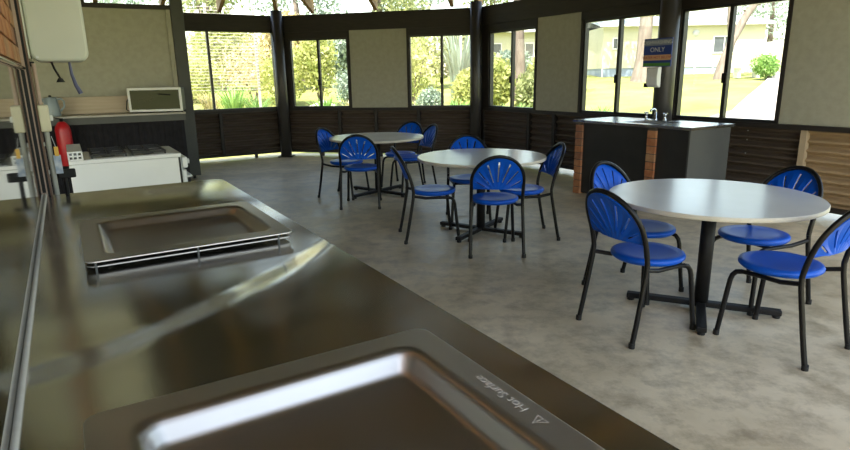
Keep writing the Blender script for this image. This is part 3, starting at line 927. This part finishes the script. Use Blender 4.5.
# etched warning, readable from the open side of the bench
Mt = Matrix(((-1, 0, 0, 2.885), (0, -1, 0, .768), (0, 0, 1, TOP + .0032), (0, 0, 0, 1)))
text_mesh('etched_lettering', 'Hot Surface', .030, 'etch', hp1, Mt, depth=.0002)
tri = MB()
def tri_ring(cx, cy, r0, r1, z):
    a = [PI / 2 + k * 2 * PI / 3 for k in range(3)]
    vv = [(cx + r0 * math.cos(q), cy + r0 * math.sin(q), z) for q in a] + [(cx + r1 * math.cos(q), cy + r1 * math.sin(q), z) for q in a]
    tri.add(vv, [(i, (i + 1) % 3, 3 + (i + 1) % 3, 3 + i) for i in range(3)])
tri_ring(0, 0, .017, .013, 0); tri.box(-.0012, .0012, -.003, .007, 0, .0002); tri.box(-.0012, .0012, -.007, -.005, 0, .0002)
o = tri.build('warning_triangle', 'etch', hp1); o.location = (2.993, .768, TOP + .0034); o.rotation_euler = (0, 0, PI)

# ------------------------------------------------------------------ sink bench on the right wall
sf = Vector((1.905, 7.36))                         # front left corner at top
sbz = .925
sb = tag(empty('sink_bench', (sf.x, sf.y, 0), aC), 'dark panelled sink bench with brick piers and steel top under the windows', 'sink bench')
SL, SD = 1.58, .72
boxo('steel_top', 'sink_steel', (-.03, .62, -.03, SD, sbz - .03, sbz), sb, bevel=.004)
tp = MB()
tp.box(.62, SL + .03, -.03, .10, sbz - .03, sbz); tp.box(.62, SL + .03, .52, SD, sbz - .03, sbz)
tp.box(1.12, SL + .03, .10, .52, sbz - .03, sbz)
tp.build('drainer_top', 'sink_steel', sb)
bs = MB()
bs.box(.62, 1.12, .10, .52, sbz - .19, sbz - .185); bs.box(.62, .625, .10, .52, sbz - .185, sbz - .03); bs.box(1.115, 1.12, .10, .52, sbz - .185, sbz - .03)
bs.box(.625, 1.115, .10, .105, sbz - .185, sbz - .03); bs.box(.625, 1.115, .515, .52, sbz - .185, sbz - .03)
bs.build('basin', 'sink_steel', sb)
for (a, b, mm) in ((.10, 1.055, 'sink_panel'), (1.165, SL - .02, 'sink_panel')):
    boxo('front_panel', mm, (a, b, .03, .055, .02, sbz - .031), sb)
boxo('end_panel', 'sink_end', (SL - .02, SL, .0, SD - .02, .0, sbz - .031), sb)
boxo('end_panel', 'sink_panel', (.0, .02, .13, SD - .02, .0, sbz - .031), sb)
boxo('back_panel', 'sink_panel', (.02, SL - .02, SD - .04, SD - .02, .0, sbz - .20), sb)
for pi_, (a, b) in enumerate(((-.01, .10), (1.055, 1.165))):
    pier = boxo('brick_pier', 'mortar', (a + .006, b - .006, .006, .125, 0, sbz - .032), sb)
    z = .004; k = 0
    while z + .078 < sbz - .03:
        mm = rnd.choice(['brick_orange', 'brick_brown', 'brick_orange', 'brick_tan'])
        if k % 2 == 0:
            MB().box(a, b, 0, .12, z, z + .078).build('brick', mm, pier, bevel=.003)
        else:
            MB().box(a, b, 0.002, .118, z, z + .078).build('brick', mm, pier, bevel=.003)
        z += .0865; k += 1
# taps
for u in (.56, .82):
    t_ = MB(); t_.lathe([(0, sbz), (.022, sbz), (.02, sbz + .012), (.012, sbz + .02), (.011, sbz + .055), (.018, sbz + .06), (.02, sbz + .075), (0, sbz + .08)], 14, u, .60)
    o = t_.build('tap', 'chrome', sb)
    hm = MB(); hm.tube([(u - .034, .60, sbz + .082), (u + .034, .60, sbz + .082)], .006, 8); hm.tube([(u, .566, sbz + .082), (u, .634, sbz + .082)], .006, 8)
    hm.build('cross_handle', 'chrome', o)
spt = MB()
spt.lathe([(0, sbz), (.024, sbz), (.020, sbz + .015), (.014, sbz + .022), (.014, sbz + .09), (0, sbz + .095)], 14, 0.69, .60)
spt.tube([(0.69, .60, sbz + .08), (0.69, .60, sbz + .11), (0.69, .585, sbz + .125), (0.69, .56, sbz + .13), (0.69, .52, sbz + .125), (0.69, .50, sbz + .105)], .0125, 10)
spt.build('spout', 'chrome', sb)

# sign and dispenser on the post
sgn = tag(empty('notice_sign', (p3.x, p3.y, 0), aC), 'small notice sign with blue and peach bands on the post', 'sign')
x0, x1, yf = -.215, .16, -.305
boxo('backing', 'sign_navy', (x0 - .008, x1 + .008, yf, yf + .012, 1.542, 1.868), sgn)
boxo('mount', 'black_steel', (-.05, .035, yf + .012, yf + .04, 1.6, 1.8), sgn)
for nm, mm, za, zb in (('top_band', 'sign_grey', 1.785, 1.855), ('middle_band', 'sign_navy', 1.69, 1.783), ('peach_band', 'sign_peach', 1.615, 1.678), ('green_band', 'sign_green', 1.55, 1.585)):
    boxo(nm, mm, (x0, x1, yf - .003, yf, za, zb), sgn)
def sign_text(body, size, m, z):
    Mx = Matrix(((1, 0, 0, (x0 + x1) / 2), (0, 0, -1, yf - .0035), (0, 1, 0, z), (0, 0, 0, 1)))
    text_mesh('lettering', body, size, m, sgn, Mx)
sign_text('DISHWASHING', .058, 'sign_white', 1.82)
sign_text('ONLY', .075, 'sign_white', 1.736)
sign_text('WATER NOT BELOW', .043, 'sign_red', 1.647)
ds = tag(empty('soap_dispenser', tuple(p3 + inC * .14 + dC * .12) + (0,), aC), 'white soap dispenser on the post below the notice sign', 'dispenser')
boxo('mount_plate', 'sign_green', (-.285, -.19, -.155, -.14, 1.33, 1.535), ds)
boxo('bracket', 'black_steel', (-.24, -.06, -.154, -.115, 1.40, 1.46), ds)
dm = MB()
prof = [(-.155, 1.30), (-.19, 1.30), (-.225, 1.33), (-.235, 1.42), (-.225, 1.52), (-.205, 1.54), (-.155, 1.54)]
vv = [(-.225, y, z) for y, z in prof] + [(-.075, y, z) for y, z in prof]
k = len(prof)
dm.add(vv, [tuple(range(k)), tuple(range(2 * k - 1, k - 1, -1))] + [(i, i + k, (i + 1) % k + k, (i + 1) % k) for i in range(k)])
dm.build('cover', 'dispenser_white', ds, bevel=.008)
boxo('push_bar', 'black_steel', (-.285, -.23, -.20, -.155, 1.30, 1.35), ds, bevel=.004)

# ------------------------------------------------------------------ tables
def make_table():
    t = empty('round_table')
    tm = MB(); r = .604
    tm.lathe([(0, .712), (r - .004, .712), (r, .716), (r, .736), (r - .003, .7395)], 72)
    top = tm.build('edge_band', 'laminate_edge', t)
    MB().lathe([(r - .003, .7395), (0, .7395)], 72).build('table_top', 'laminate', t)
    MB().lathe([(0, .700), (.17, .700), (.17, .712), (0, .712)], 24).build('top_plate', 'black_steel', t)
    MB().lathe([(0, .045), (.042, .045), (.042, .70), (0, .70)], 20).build('column', 'black_steel', t)
    for k in range(4):
        am = MB()
        am.box(.0, .45, -.028, .028, .018, .052)
        o = am.build('base_arm', 'black_steel', t, rz=k * PI / 2, bevel=.006)
        MB().lathe([(0, 0), (.022, 0), (.022, .014), (.012, .019), (0, .019)], 10, .425, 0).build('glide', 'black_rubber', o)
    return t
T0 = make_table()
TAB = [((1.762, 3.514), R(-24), 'round white table in front of the sink bench'),
       ((.542, 5.509), R(-33), 'round white table in the middle, between two other tables'),
       ((-.601, 7.549), R(-40), 'round white table closest to the back wall windows')]
for i, (c, a, lb) in enumerate(TAB):
    t = T0 if i == 0 else copy_tree(T0)
    t.location = (c[0], c[1], 0); t.rotation_euler = (0, 0, a)
    tag(t, lb, 'table', 'round cafe tables')

# ------------------------------------------------------------------ chairs
TR = .0145
def back_y(z):
    """y of the back frame at height z (facing +y)"""
    if z < .45: return -.245 + (.085) * (z / .45) ** 0.9
    t = (z - .45) / .40
    return -.16 - .04 * t - .115 * t * t
def make_chair():
    c = empty('dining_chair')
    # rear legs
    for s_ in (-1, 1):
        pts = []
        for i in range(9):
            z = .012 + (.47 - .012) * i / 8
            pts.append((s_ * (.222 - .010 * z / .47), back_y(z), z))
        o = MB().tube(pts, TR, 8).build('leg', 'black_tube', c)
        MB().tube([(pts[0][0], pts[0][1] - .001, 0), (pts[0][0], pts[0][1], .03)], TR + .003, 8).build('foot_cap', 'black_rubber', o)
    # arch
    pts = []
    zc = .640; rx = .212; rz_ = .215
    for i in range(5):
        z = .47 + (zc - .47) * i / 5
        pts.append((-.212, back_y(z), z))
    for i in range(19):
        a = PI - PI * i / 18
        z = zc + rz_ * math.sin(a)
        pts.append((rx * math.cos(a), back_y(z), z))
    for i in range(4, -1, -1):
        z = .47 + (zc - .47) * i / 5
        pts.append((.212, back_y(z), z))
    MB().tube(pts, TR, 8).build('back_frame', 'black_tube', c)
    # seat
    r = .208
    MB().lathe([(0, .418), (.165, .418), (.19, .424), (r - .002, .438), (r, .450), (r - .006, .461), (r - .022, .466), (.14, .458), (.07, .451), (0, .449)], 40, 0, .055).build('seat', 'blue_plastic', c)
    # front legs with bent top under the seat
    for s_ in (-1, 1):
        pts = [(s_ * .212, -.16, .435), (s_ * .185, -.05, .408), (s_ * .168, .08, .404), (s_ * .168, .165, .402), (s_ * .170, .195, .394), (s_ * .174, .213, .372), (s_ * .178, .221, .34)]
        for i in range(1, 5):
            pts.append((s_ * (.178 + .020 * i / 4), .221 + .034 * i / 4, .34 - .328 * i / 4))
        o = MB().tube(pts[3:], TR, 8).build('leg', 'black_tube', c)
        MB().tube([(pts[-1][0], pts[-1][1] + .001, 0), (pts[-1][0], pts[-1][1], .03)], TR + .003, 8).build('foot_cap', 'black_rubber', o)
        MB().tube(pts[:4], TR * .9, 8).build('side_rail', 'black_tube', c)
    MB().tube([(-.168, .10, .403), (.168, .10, .403)], TR * .8, 6).build('cross_rail', 'black_tube', c)
    # fan-slotted backrest
    zb = .575; px, pz = 0.0, zb - .045
    ahw = .200
    def rmax(phi):
        # distance from pivot to the inside of the arch
        lo, hi = 0, .6
        for _ in range(30):
            m_ = (lo + hi) / 2
            x = m_ * math.cos(phi); z = pz + m_ * math.sin(phi)
            ins = abs(x) <= ahw and (z <= zc or (x / ahw) ** 2 + ((z - zc) / (rz_ - .012)) ** 2 <= 1)
            if ins: lo = m_
            else: hi = m_
        return lo
    p0 = math.atan2(.045, ahw)
    slots = [R(a) for a in (32, 52, 71, 90, 109, 128, 148)]
    hwid = R(1.4)
    angs = [p0]
    for s_ in slots:
        angs += [s_ - hwid, s_ + hwid]
    angs.append(PI - p0)
    full = []
    for i in range(len(angs) - 1):
        nsub = 1 if i % 2 else 4
        for k in range(nsub): full.append((angs[i] + (angs[i + 1] - angs[i]) * k / nsub, i % 2 == 1))
    full.append((angs[-1], False))
    rf = [0, .12, .24, .36, .48, .60, .72, .82, .90, 1.0]
    bm = bmesh.new()
    grid = []
    for (phi, sl) in full:
        rmn = .045 / math.sin(phi); rmx = max(rmax(phi), rmn + 1e-4)
        rowv = []
        # distance to nearest slot for fluting
        dn = min(abs(phi - q) for q in slots)
        for f_ in rf:
            r_ = rmn + (rmx - rmn) * f_
            x = r_ * math.cos(phi); z = pz + r_ * math.sin(phi)
            bulge = .010 * min(dn / R(9.5), 1.0) * math.sin(PI * min(max(f_, 0), 1))
            y = back_y(z) - .022 * (1 - (x / ahw) ** 2) + bulge
            rowv.append(bm.verts.new((x, y, z)))
        grid.append(rowv)
    for i in range(len(full) - 1):
        slot = full[i][1]
        for k in range(len(rf) - 1):
            if slot and 2 <= k <= 7: continue
            try: bm.faces.new((grid[i][k], grid[i + 1][k], grid[i + 1][k + 1], grid[i][k + 1]))
            except ValueError: pass
    bmesh.ops.remove_doubles(bm, verts=bm.verts, dist=.0003)
    bmesh.ops.recalc_face_normals(bm, faces=bm.faces)
    bmesh.ops.solidify(bm, geom=list(bm.faces), thickness=.009)
    me = bpy.data.meshes.new('backrest'); bm.to_mesh(me); bm.free()
    for p_ in me.polygons: p_.use_smooth = False
    me.materials.append(MATS['blue_plastic'])
    o = bpy.data.objects.new('backrest', me); COL.objects.link(o); o.parent = c
    return c
C0 = make_chair()
CH = [  # (x, y, facing degrees, label)
    (1.255, 3.265, 25, 'blue chair with its back to the barbecue bench at the table before the sink'),
    (1.975, 3.005, 121, 'blue chair opposite the one by the brick pier, facing the sink bench'),
    (2.175, 3.665, 202, 'blue chair beside the lit corrugated wall at the table in front of the sink bench'),
    (1.46, 3.91, -55, 'blue chair nearest the sink bench brick piers, facing the table in front of them'),
    (.030, 5.375, 9, 'blue chair with its back to the kitchen at the middle table'),
    (.600, 4.895, 89, 'blue chair facing the back wall at the middle table'),
    (.955, 5.345, 186, 'blue chair with its back to the sink bench at the middle table'),
    (.47, 6.02, 270, 'blue chair with its back to the corner post, mostly behind the middle table'),
    (-1.03, 7.42, -26, 'blue chair with its back to the kitchen counter at the back wall table'),
    (-.742, 6.835, 90, 'blue chair facing the garden windows at the back wall table'),
    (-.30, 8.12, 243, 'blue chair with its back to the back wall at the table there'),
    (-.14, 7.69, 205, 'blue chair at the back wall table, on the side towards the sink bench'),
]
for i, (x, y, a, lb) in enumerate(CH):
    c = C0 if i == 0 else copy_tree(C0)
    # the chair faces local +y
    c.location = (x, y, 0); c.rotation_euler = (0, 0, R(a - 90))
    tag(c, lb, 'chair', 'blue chairs around the tables')

# ------------------------------------------------------------------ outside: cabins
def cabin(x0, x1, y0, depth, zb, zt, label, wins, roof_over=.25):
    c = tag(empty('holiday_cabin', ((x0 + x1) / 2, y0, zb), 0), label, 'cabin')
    w = (x1 - x0) / 2; h = zt - zb
    boxo('wall', 'cabin_cream', (-w, w, 0, depth, .42, h), c)
    boxo('skirting', 'cabin_blue', (-w + .02, w - .02, .03, depth, -.4, .42), c)
    k = 0
    while -w + k * .9 < w - .1:
        boxo('skirting_post', 'cabin_white', (-w + k * .9, -w + k * .9 + .06, -.01, .03, -.2, .42), c); k += 1
    rm_ = MB()
    hr = .55
    rm_.add([(-w - roof_over, -roof_over, h), (w + roof_over, -roof_over, h), (w + roof_over, depth / 2, h + hr), (-w - roof_over, depth / 2, h + hr), (-w - roof_over, depth + roof_over, h), (w + roof_over, depth + roof_over, h),
             (-w - roof_over, -roof_over, h + .12), (w + roof_over, -roof_over, h + .12), (w + roof_over, depth / 2, h + hr + .12), (-w - roof_over, depth / 2, h + hr + .12), (-w - roof_over, depth + roof_over, h + .12), (w + roof_over, depth + roof_over, h + .12)],
            [(0, 3, 2, 1), (3, 4, 5, 2), (6, 7, 8, 9), (9, 8, 11, 10), (0, 1, 7, 6), (4, 10, 11, 5), (0, 6, 9, 3), (3, 9, 10, 4), (1, 2, 8, 7), (2, 5, 11, 8)])
    rm_.build('roof', 'cabin_roof', c)
    boxo('gutter', 'cabin_white', (-w - roof_over, w + roof_over, -roof_over - .09, -roof_over, h - .02, h + .09), c)
    for (a, b, z0, z1) in wins:
        f = MB()
        f.box(a, b, -.05, 0, z0, z0 + .05); f.box(a, b, -.05, 0, z1 - .05, z1); f.box(a, a + .05, -.05, 0, z0 + .05, z1 - .05); f.box(b - .05, b, -.05, 0, z0 + .05, z1 - .05)
        f.box((a + b) / 2 - .02, (a + b) / 2 + .02, -.045, 0, z0 + .05, z1 - .05)
        fo = f.build('window', 'cabin_white', c)
        boxo('pane', 'cabin_pane', (a + .05, b - .05, -.02, -.005, z0 + .05, z1 - .05), fo)
    return c
cb = cabin(8.75, 16.55, 29.5, 5.5, 1.28, 3.64, 'cream transportable cabin on a blue grey skirting beyond the lawn', [(-3.45, -2.95, 1.3, 1.85), (1.40, 2.50, 1.05, 1.85)])
boxo('air_conditioner', 'cabin_white', (2.3, 2.8, -.5, -.15, .0, .5), cb, bevel=.03)
MB().lathe([(0, 0), (.16, 0), (.16, .03), (0, .03)], 16).build('vent', 'sign_white', cb, loc=(.55, -.0, 2.0)).rotation_euler = (PI / 2, 0, 0)
boxo('side_annex', 'cabin_white', (3.95, 4.7, .3, 4, .0, 1.55), cb)
cabin(2.2, 7.1, 34.0, 6, 1.5, 3.75, 'cream cabin with wide grey roof half hidden behind garden shrubs', [(-1.2, -.2, .9, 1.7), (.6, 1.6, .9, 1.7)], roof_over=.5)
cabin(7.9, 8.35, 33.5, 4, 1.35, 3.6, 'narrow cream cabin end just left of the long cabin', [(-.15, .15, 1.3, 1.9)], roof_over=.1)

# bollards and bench by the path
for i, (x, y, h) in enumerate(((14.3, 24.4, .78), (15.35, 24.2, .80))):
    o = MB().lathe([(0, -.1), (.085, -.1), (.085, h), (.06, h + .03), (0, h + .04)], 14).build('bollard', 'cabin_white', loc=(x, y, hill_z(x, y)))
    tag(o, ('white bollard on the lawn side of the footpath', 'white bollard on the far side of the footpath')[i], 'bollard', 'white bollards at the footpath')
bx_, by_ = 13.6, 25.3
ob = tag(empty('garden_bench', (bx_, by_, hill_z(bx_, by_))), 'small white garden table near the cabin end', 'garden table')
boxo('top', 'cabin_white', (-.55, .55, -.3, .3, .40, .46), ob)
for u in (-.4, .4): boxo('leg', 'cabin_white', (u - .06, u + .06, -.2, .2, 0, .40), ob)

# ------------------------------------------------------------------ outside: plants
def leaf_cloud(m, rr, c, rad, n, size, shell=.35):
    for _ in range(n):
        while True:
            q = Vector((rr.uniform(-1, 1), rr.uniform(-1, 1), rr.uniform(-1, 1)))
            if shell < q.length < 1: break
        p = Vector((c[0] + q.x * rad[0], c[1] + q.y * rad[1], c[2] + q.z * rad[2]))
        a = Vector((rr.gauss(0, 1), rr.gauss(0, 1), rr.gauss(0, 1))).normalized()
        b = a.cross(Vector((rr.gauss(0, 1), rr.gauss(0, 1), rr.gauss(0, 1)))).normalized()
        s1 = size * rr.uniform(.7, 1.4); s2 = s1 * .42
        m.add([p - a * s1, p - b * s2, p + a * s1, p + b * s2], [(0, 1, 2, 3)])
def shrub(x, y, rx, h, lm, label, seed, n=2200, size=.08, group='garden shrubs outside the windows', name='garden_shrub'):
    rr = random.Random(seed); z = hill_z(x, y)
    o = tag(empty(name, (x, y, z)), label, 'shrub', group)
    m = MB()
    k = 5
    for i in range(k):
        a = rr.uniform(0, 2 * PI); d = rr.uniform(0, .45) * rx
        leaf_cloud(m, rr, (d * math.cos(a), d * math.sin(a), h * rr.uniform(.35, .66)), (rx * .6, rx * .6, h * .36), n // k, size, .25)
    m.build('foliage', lm, o)
    sm_ = MB()
    for i in range(5):
        a = rr.uniform(0, 2 * PI)
        sm_.tube([(0, 0, -.1), (rx * .2 * math.cos(a), rx * .2 * math.sin(a), h * .3), (rx * .45 * math.cos(a), rx * .45 * math.sin(a), h * .62)], [.03, .022, .008], 5)
    sm_.build('stems', 'bark', o)
    return o
def clump(x, y, r, h, nb, lm, label, seed, wid=.025, droop=.5, group='strap-leaved clumps outside the windows', name='strap_leaf_plant', cat='plant'):
    rr = random.Random(seed); z = hill_z(x, y)
    m = MB()
    for _ in range(nb):
        a = rr.uniform(0, 2 * PI); out = r * rr.uniform(.25, 1); hh = h * rr.uniform(.6, 1.05)
        d = Vector((math.cos(a), math.sin(a), 0)); s_ = Vector((-d.y, d.x, 0)) * wid * rr.uniform(.7, 1.3)
        b0 = d * rr.uniform(0, r * .3)
        pts = []
        for i in range(5):
            t = i / 4
            pts.append(b0 + d * out * t * t + Vector((0, 0, hh * (t * (1 + droop * .6) - droop * .6 * t * t * t) - .05 * (1 - t))))
        vv = []; ff = []
        for i, p_ in enumerate(pts):
            w = (1, 1, .85, .55, .05)[i]
            vv += [p_ - s_ * w, p_ + s_ * w]
        for i in range(4): ff.append((2 * i, 2 * i + 1, 2 * i + 3, 2 * i + 2))
        m.add(vv, ff, True)
    o = m.build(name, lm, loc=(x, y, z))
    return tag(o, label, cat, group)
def tree(x, y, path, radii_, crowns, lm, bm_, label, seed, branches=(), n=2200, size=.11, name='gum_tree', group='trees outside the shelter'):
    rr = random.Random(seed); z = hill_z(x, y)
    o = tag(empty(name, (x, y, z)), label, 'tree', group)
    t = MB(); t.tube(path, radii_, 10)
    t.build('trunk', bm_, o)
    for (bp_, br_) in branches:
        MB().tube(bp_, br_, 7).build('branch', bm_, o)
    if crowns:
        m = MB()
        tot = sum(c[1][0] * c[1][2] for c in crowns)
        for (c, rad) in crowns:
            leaf_cloud(m, rr, c, rad, int(n * rad[0] * rad[2] / tot), size, .2)
        m.build('crown', lm, o)
    return o

# view through the wide left window
clump(-5.35, 16.9, .75, 1.0, 110, 'leaf_bright', 'bright green strap-leaved clump below the wide garden window screen', 1, .028)
clump(-4.6, 16.6, .6, .8, 80, 'leaf_green', 'darker strap-leaved clump beside the bright one by the corner post', 2, .026)
clump(-7.6, 17.8, 1.3, 2.3, 46, 'leaf_grey', 'tall grey green fountain of narrow leaves seen through the narrow pane', 3, .05, droop=1.0)
shrub(-8.2, 21.5, 1.3, 1.9, 'leaf_yellow', 'yellow green shrub behind the grey green fountain plant', 4)
shrub(-6.2, 22.0, 1.6, 2.1, 'dry_grass', 'straw coloured loose shrub on the bank behind the slatted screen', 5, size=.06)
shrub(-4.6, 21.0, 1.3, 2.3, 'leaf_yellow', 'lime yellow shrub beyond the slatted screen next to the corner post', 6)
clump(-6.6, 18.6, .8, .7, 90, 'dry_grass', 'dry straw grass tuft on the bank behind the slatted screen', 7, .02)
# view through back wall windows
clump(-2.55, 15.6, .55, .85, 90, 'leaf_bright', 'bright strap-leaved clump under the back wall window by the kitchen end', 8, .026)
clump(-1.55, 16.2, .45, 2.35, 120, 'leaf_bright', 'tall upright bamboo-like green clump right of the first back window', 9, .03, droop=.35)
shrub(-3.5, 20.5, 1.0, 2.9, 'leaf_yellow', 'tall yellow green shrub in the back window beside the corner post', 10)
shrub(-2.3, 19.3, .7, 1.3, 'leaf_grey', 'low grey leaved shrub behind the bamboo-like clump', 11, size=.05)
clump(-2.0, 17.4, .5, .6, 60, 'dry_grass', 'dry tuft between rock and the tall green clump', 12, .02)
shrub(-.3, 18.6, 1.0, 2.6, 'leaf_yellow', 'dense lime shrub left in the second back window', 13, n=1200)
shrub(.15, 16.6, .55, 1.0, 'leaf_grey', 'small silver grey shrub below the lime shrub', 14, size=.05)
clump(1.15, 18.4, .9, 2.6, 70, 'leaf_grey', 'spiky grey green palm-like plant in the second back window', 15, .04, droop=.7)
shrub(1.3, 17.2, .7, 1.45, 'leaf_yellow', 'rounded yellow shrub in front of the spiky grey plant', 16)
clump(.9, 15.2, .6, .75, 100, 'leaf_bright', 'green strap-leaved clump under the second back window', 17, .026)
clump(.05, 15.3, .5, .6, 60, 'dry_grass', 'straw grass tuft below the small silver shrub', 18, .02)
# view through the first right-wall window
shrub(2.25, 17.5, .75, 1.75, 'leaf_yellow', 'yellow green shrub left in the right-wall corner window', 19)
shrub(3.1, 17.2, .7, 1.3, 'leaf_olive', 'olive shrub at the foot of the dark trunk', 20)
shrub(3.75, 18.2, .8, 1.65, 'leaf_yellow', 'loose yellow shrub on the lawn edge beside the cream panel', 21)
clump(2.3, 14.6, .5, .65, 90, 'leaf_bright', 'bright strap-leaved clump under the right-wall corner window', 22, .026)
clump(3.0, 14.2, .5, .6, 80, 'leaf_bright', 'lush strap-leaved clump next to the cream panel', 23, .026)
clump(4.4, 14.6, .45, .55, 60, 'leaf_bright', 'small green tuft on the lawn below the sink window', 24, .02)
# right window
shrub(13.75, 24.0, .7, 1.05, 'leaf_bright', 'bright green rounded bush beside the white bollard', 25, size=.06)
for i, (x, y, s_) in enumerate(((-3.0, 18.0, .45), (-2.7, 17.4, .3), (.6, 17.4, .3), (1.9, 16.4, .22))):
    rr = random.Random(40 + i); bm = bmesh.new(); bmesh.ops.create_icosphere(bm, subdivisions=2, radius=s_)
    for v in bm.verts: v.co *= rr.uniform(.82, 1.12); v.co.z *= .7
    me = bpy.data.meshes.new('garden_rock'); bm.to_mesh(me); bm.free(); me.materials.append(MATS['rock'])
    o = bpy.data.objects.new('garden_rock', me); COL.objects.link(o); o.location = (x, y, hill_z(x, y) + s_ * .35)
    tag(o, ('large pale rock in the garden beside the tall yellow shrub', 'smaller pale rock in front of the large one', 'pale rock between lime and yellow shrubs', 'little pale rock near the corner window')[i], 'rock', 'garden rocks')
# trees
tree(3.35, 21.0, [(0, 0, -.2), (.03, 0, 1.2), (-.05, .1, 3.2), (.1, .2, 6)], [.22, .19, .17, .12], [((0, 0, 6.8), (2.4, 2.4, 1.8))], 'leaf_olive', 'bark', 'dark straight trunked tree behind the corner window shrubs', 51)
tree(9.62, 26.6, [(0, 0, -.2), (.0, 0, .25), (.05, 0, 1.0), (.12, .05, 3.0), (.3, .1, 6)], [.52, .36, .29, .27, .2], [((-1.2, 0, 7.5), (2, 2, 1.6))], 'leaf_olive', 'bark_pale', 'thick pale trunked gum tree in front of the long cabin', 52)
tree(12.25, 25.0, [(0, 0, -.2), (.12, 0, .5), (.50, .1, 1.6), (1.05, .2, 2.6), (1.75, .3, 3.6), (2.6, .4, 5.0)], [.24, .19, .17, .15, .12, .07],
     [((2.2, .4, 5.6), (1.8, 1.6, 1.0)), ((.3, 0, 6.2), (1.6, 1.6, .9)), ((3.2, .5, 3.9), (.7, .7, .5))], 'leaf_olive', 'bark_pale', 'leaning forked tree trunk in front of the cabin end', 53,
     branches=[([(.45, .1, 1.6), (.30, .1, 2.4), (.25, .1, 3.4), (.0, .1, 5.4)], [.12, .10, .08, .05]), ([(.95, .2, 2.7), (1.9, .3, 3.2), (2.7, .4, 3.7), (3.2, .5, 4.4)], [.08, .06, .05, .03]),
               ([(1.5, .3, 3.7), (1.45, .3, 4.6), (1.2, .2, 5.6)], [.07, .05, .03])], n=900, size=.09)
tree(20.6, 36.5, [(0, 0, -.2), (.2, 0, 2), (.1, 0, 4.5)], [.2, .16, .1], [((0, 0, 4.6), (2.6, 2, 2.2)), ((-.6, 0, 2.6), (2.0, 1.6, 1.3))], 'leaf_grey', 'bark', 'grey green tree beyond the footpath', 54, n=2600)
tree(15.2, 40, [(0, 0, -.2), (.2, 0, 2), (.1, 0, 5)], [.2, .16, .1], [((0, 0, 5.2), (2.4, 2, 1.8))], 'leaf_olive', 'bark', 'olive tree standing behind the cabin end', 55, n=1500)
bk = [(-15.5, 32, 'leaf_grey', 1.0), (-10.0, 29, 'leaf_olive', 1.15), (-6.2, 31, 'leaf_grey', 1.0), (-2.2, 33, 'leaf_olive', 1.1), (-.6, 41, 'leaf_grey', 1.05), (5.5, 48, 'leaf_olive', 1.3), (10.5, 42, 'leaf_grey', 1.1)]
lbs = ['grey green tree filling the clerestory above the kitchen', 'olive tree above the wide garden window', 'grey green tree with pale trunk behind the corner post', 'olive tree rising behind the back wall windows',
       'grey green tree behind the spiky garden plants', 'olive tree behind the half hidden cabin', 'grey tree behind the long cabin roof']
for i, (x, y, lm, sc2) in enumerate(bk):
    rr = random.Random(60 + i)
    h = 6.2 * sc2
    cr = [((rr.uniform(-1.6, 1.6), rr.uniform(-1, 1), h * rr.uniform(.38, .95)), (rr.uniform(1.1, 1.8), 1.3, rr.uniform(.7, 1.2))) for _ in range(5)]
    br = []
    for c_, _ in cr[:4]:
        br.append(([(0.05, 0, h * .25), (c_[0] * .5, c_[1] * .5, (h * .25 + c_[2]) * .5), c_], [.11, .07, .03]))
    tree(x, y, [(0, 0, -.2), (.1, 0, h * .3), (-.1, 0, h * .7), (0, 0, h * .9)], [.22, .17, .12, .06], cr, lm, 'bark_pale', lbs[i], 70 + i, branches=br, n=1900, size=.13)

# taller shrubs closing the garden view
HB = [(-14.5, 24.5, 2.0, 4.2, 'leaf_grey', 'tall grey green shrub far left behind the kitchen end post'), (-11.4, 25.5, 2.0, 4.6, 'leaf_olive', 'tall olive shrub behind the fountain plant'),
      (-8.6, 26.0, 1.9, 4.4, 'leaf_yellow', 'tall yellow shrub behind the slatted screen'), (-6.0, 27.0, 1.9, 4.6, 'dry_grass', 'tall straw coloured shrub behind the corner post'),
      (-3.3, 27.5, 1.8, 4.6, 'leaf_grey', 'tall grey green shrub behind the tall yellow shrub'), (-.8, 27.0, 1.8, 4.4, 'leaf_yellow', 'tall pale yellow shrub behind the lime shrub'),
      (1.6, 26.5, 1.6, 4.2, 'leaf_olive', 'tall olive shrub behind the spiky grey plant'), (3.9, 27.5, 1.3, 2.2, 'leaf_grey', 'grey green shrub before the half hidden cabin')]
for i, (x, y, rx, h, lm, lb) in enumerate(HB):
    shrub(x, y, rx, h * .72, lm, lb, 90 + i, n=3600, size=.13, group='tall shrubs at the back of the garden')
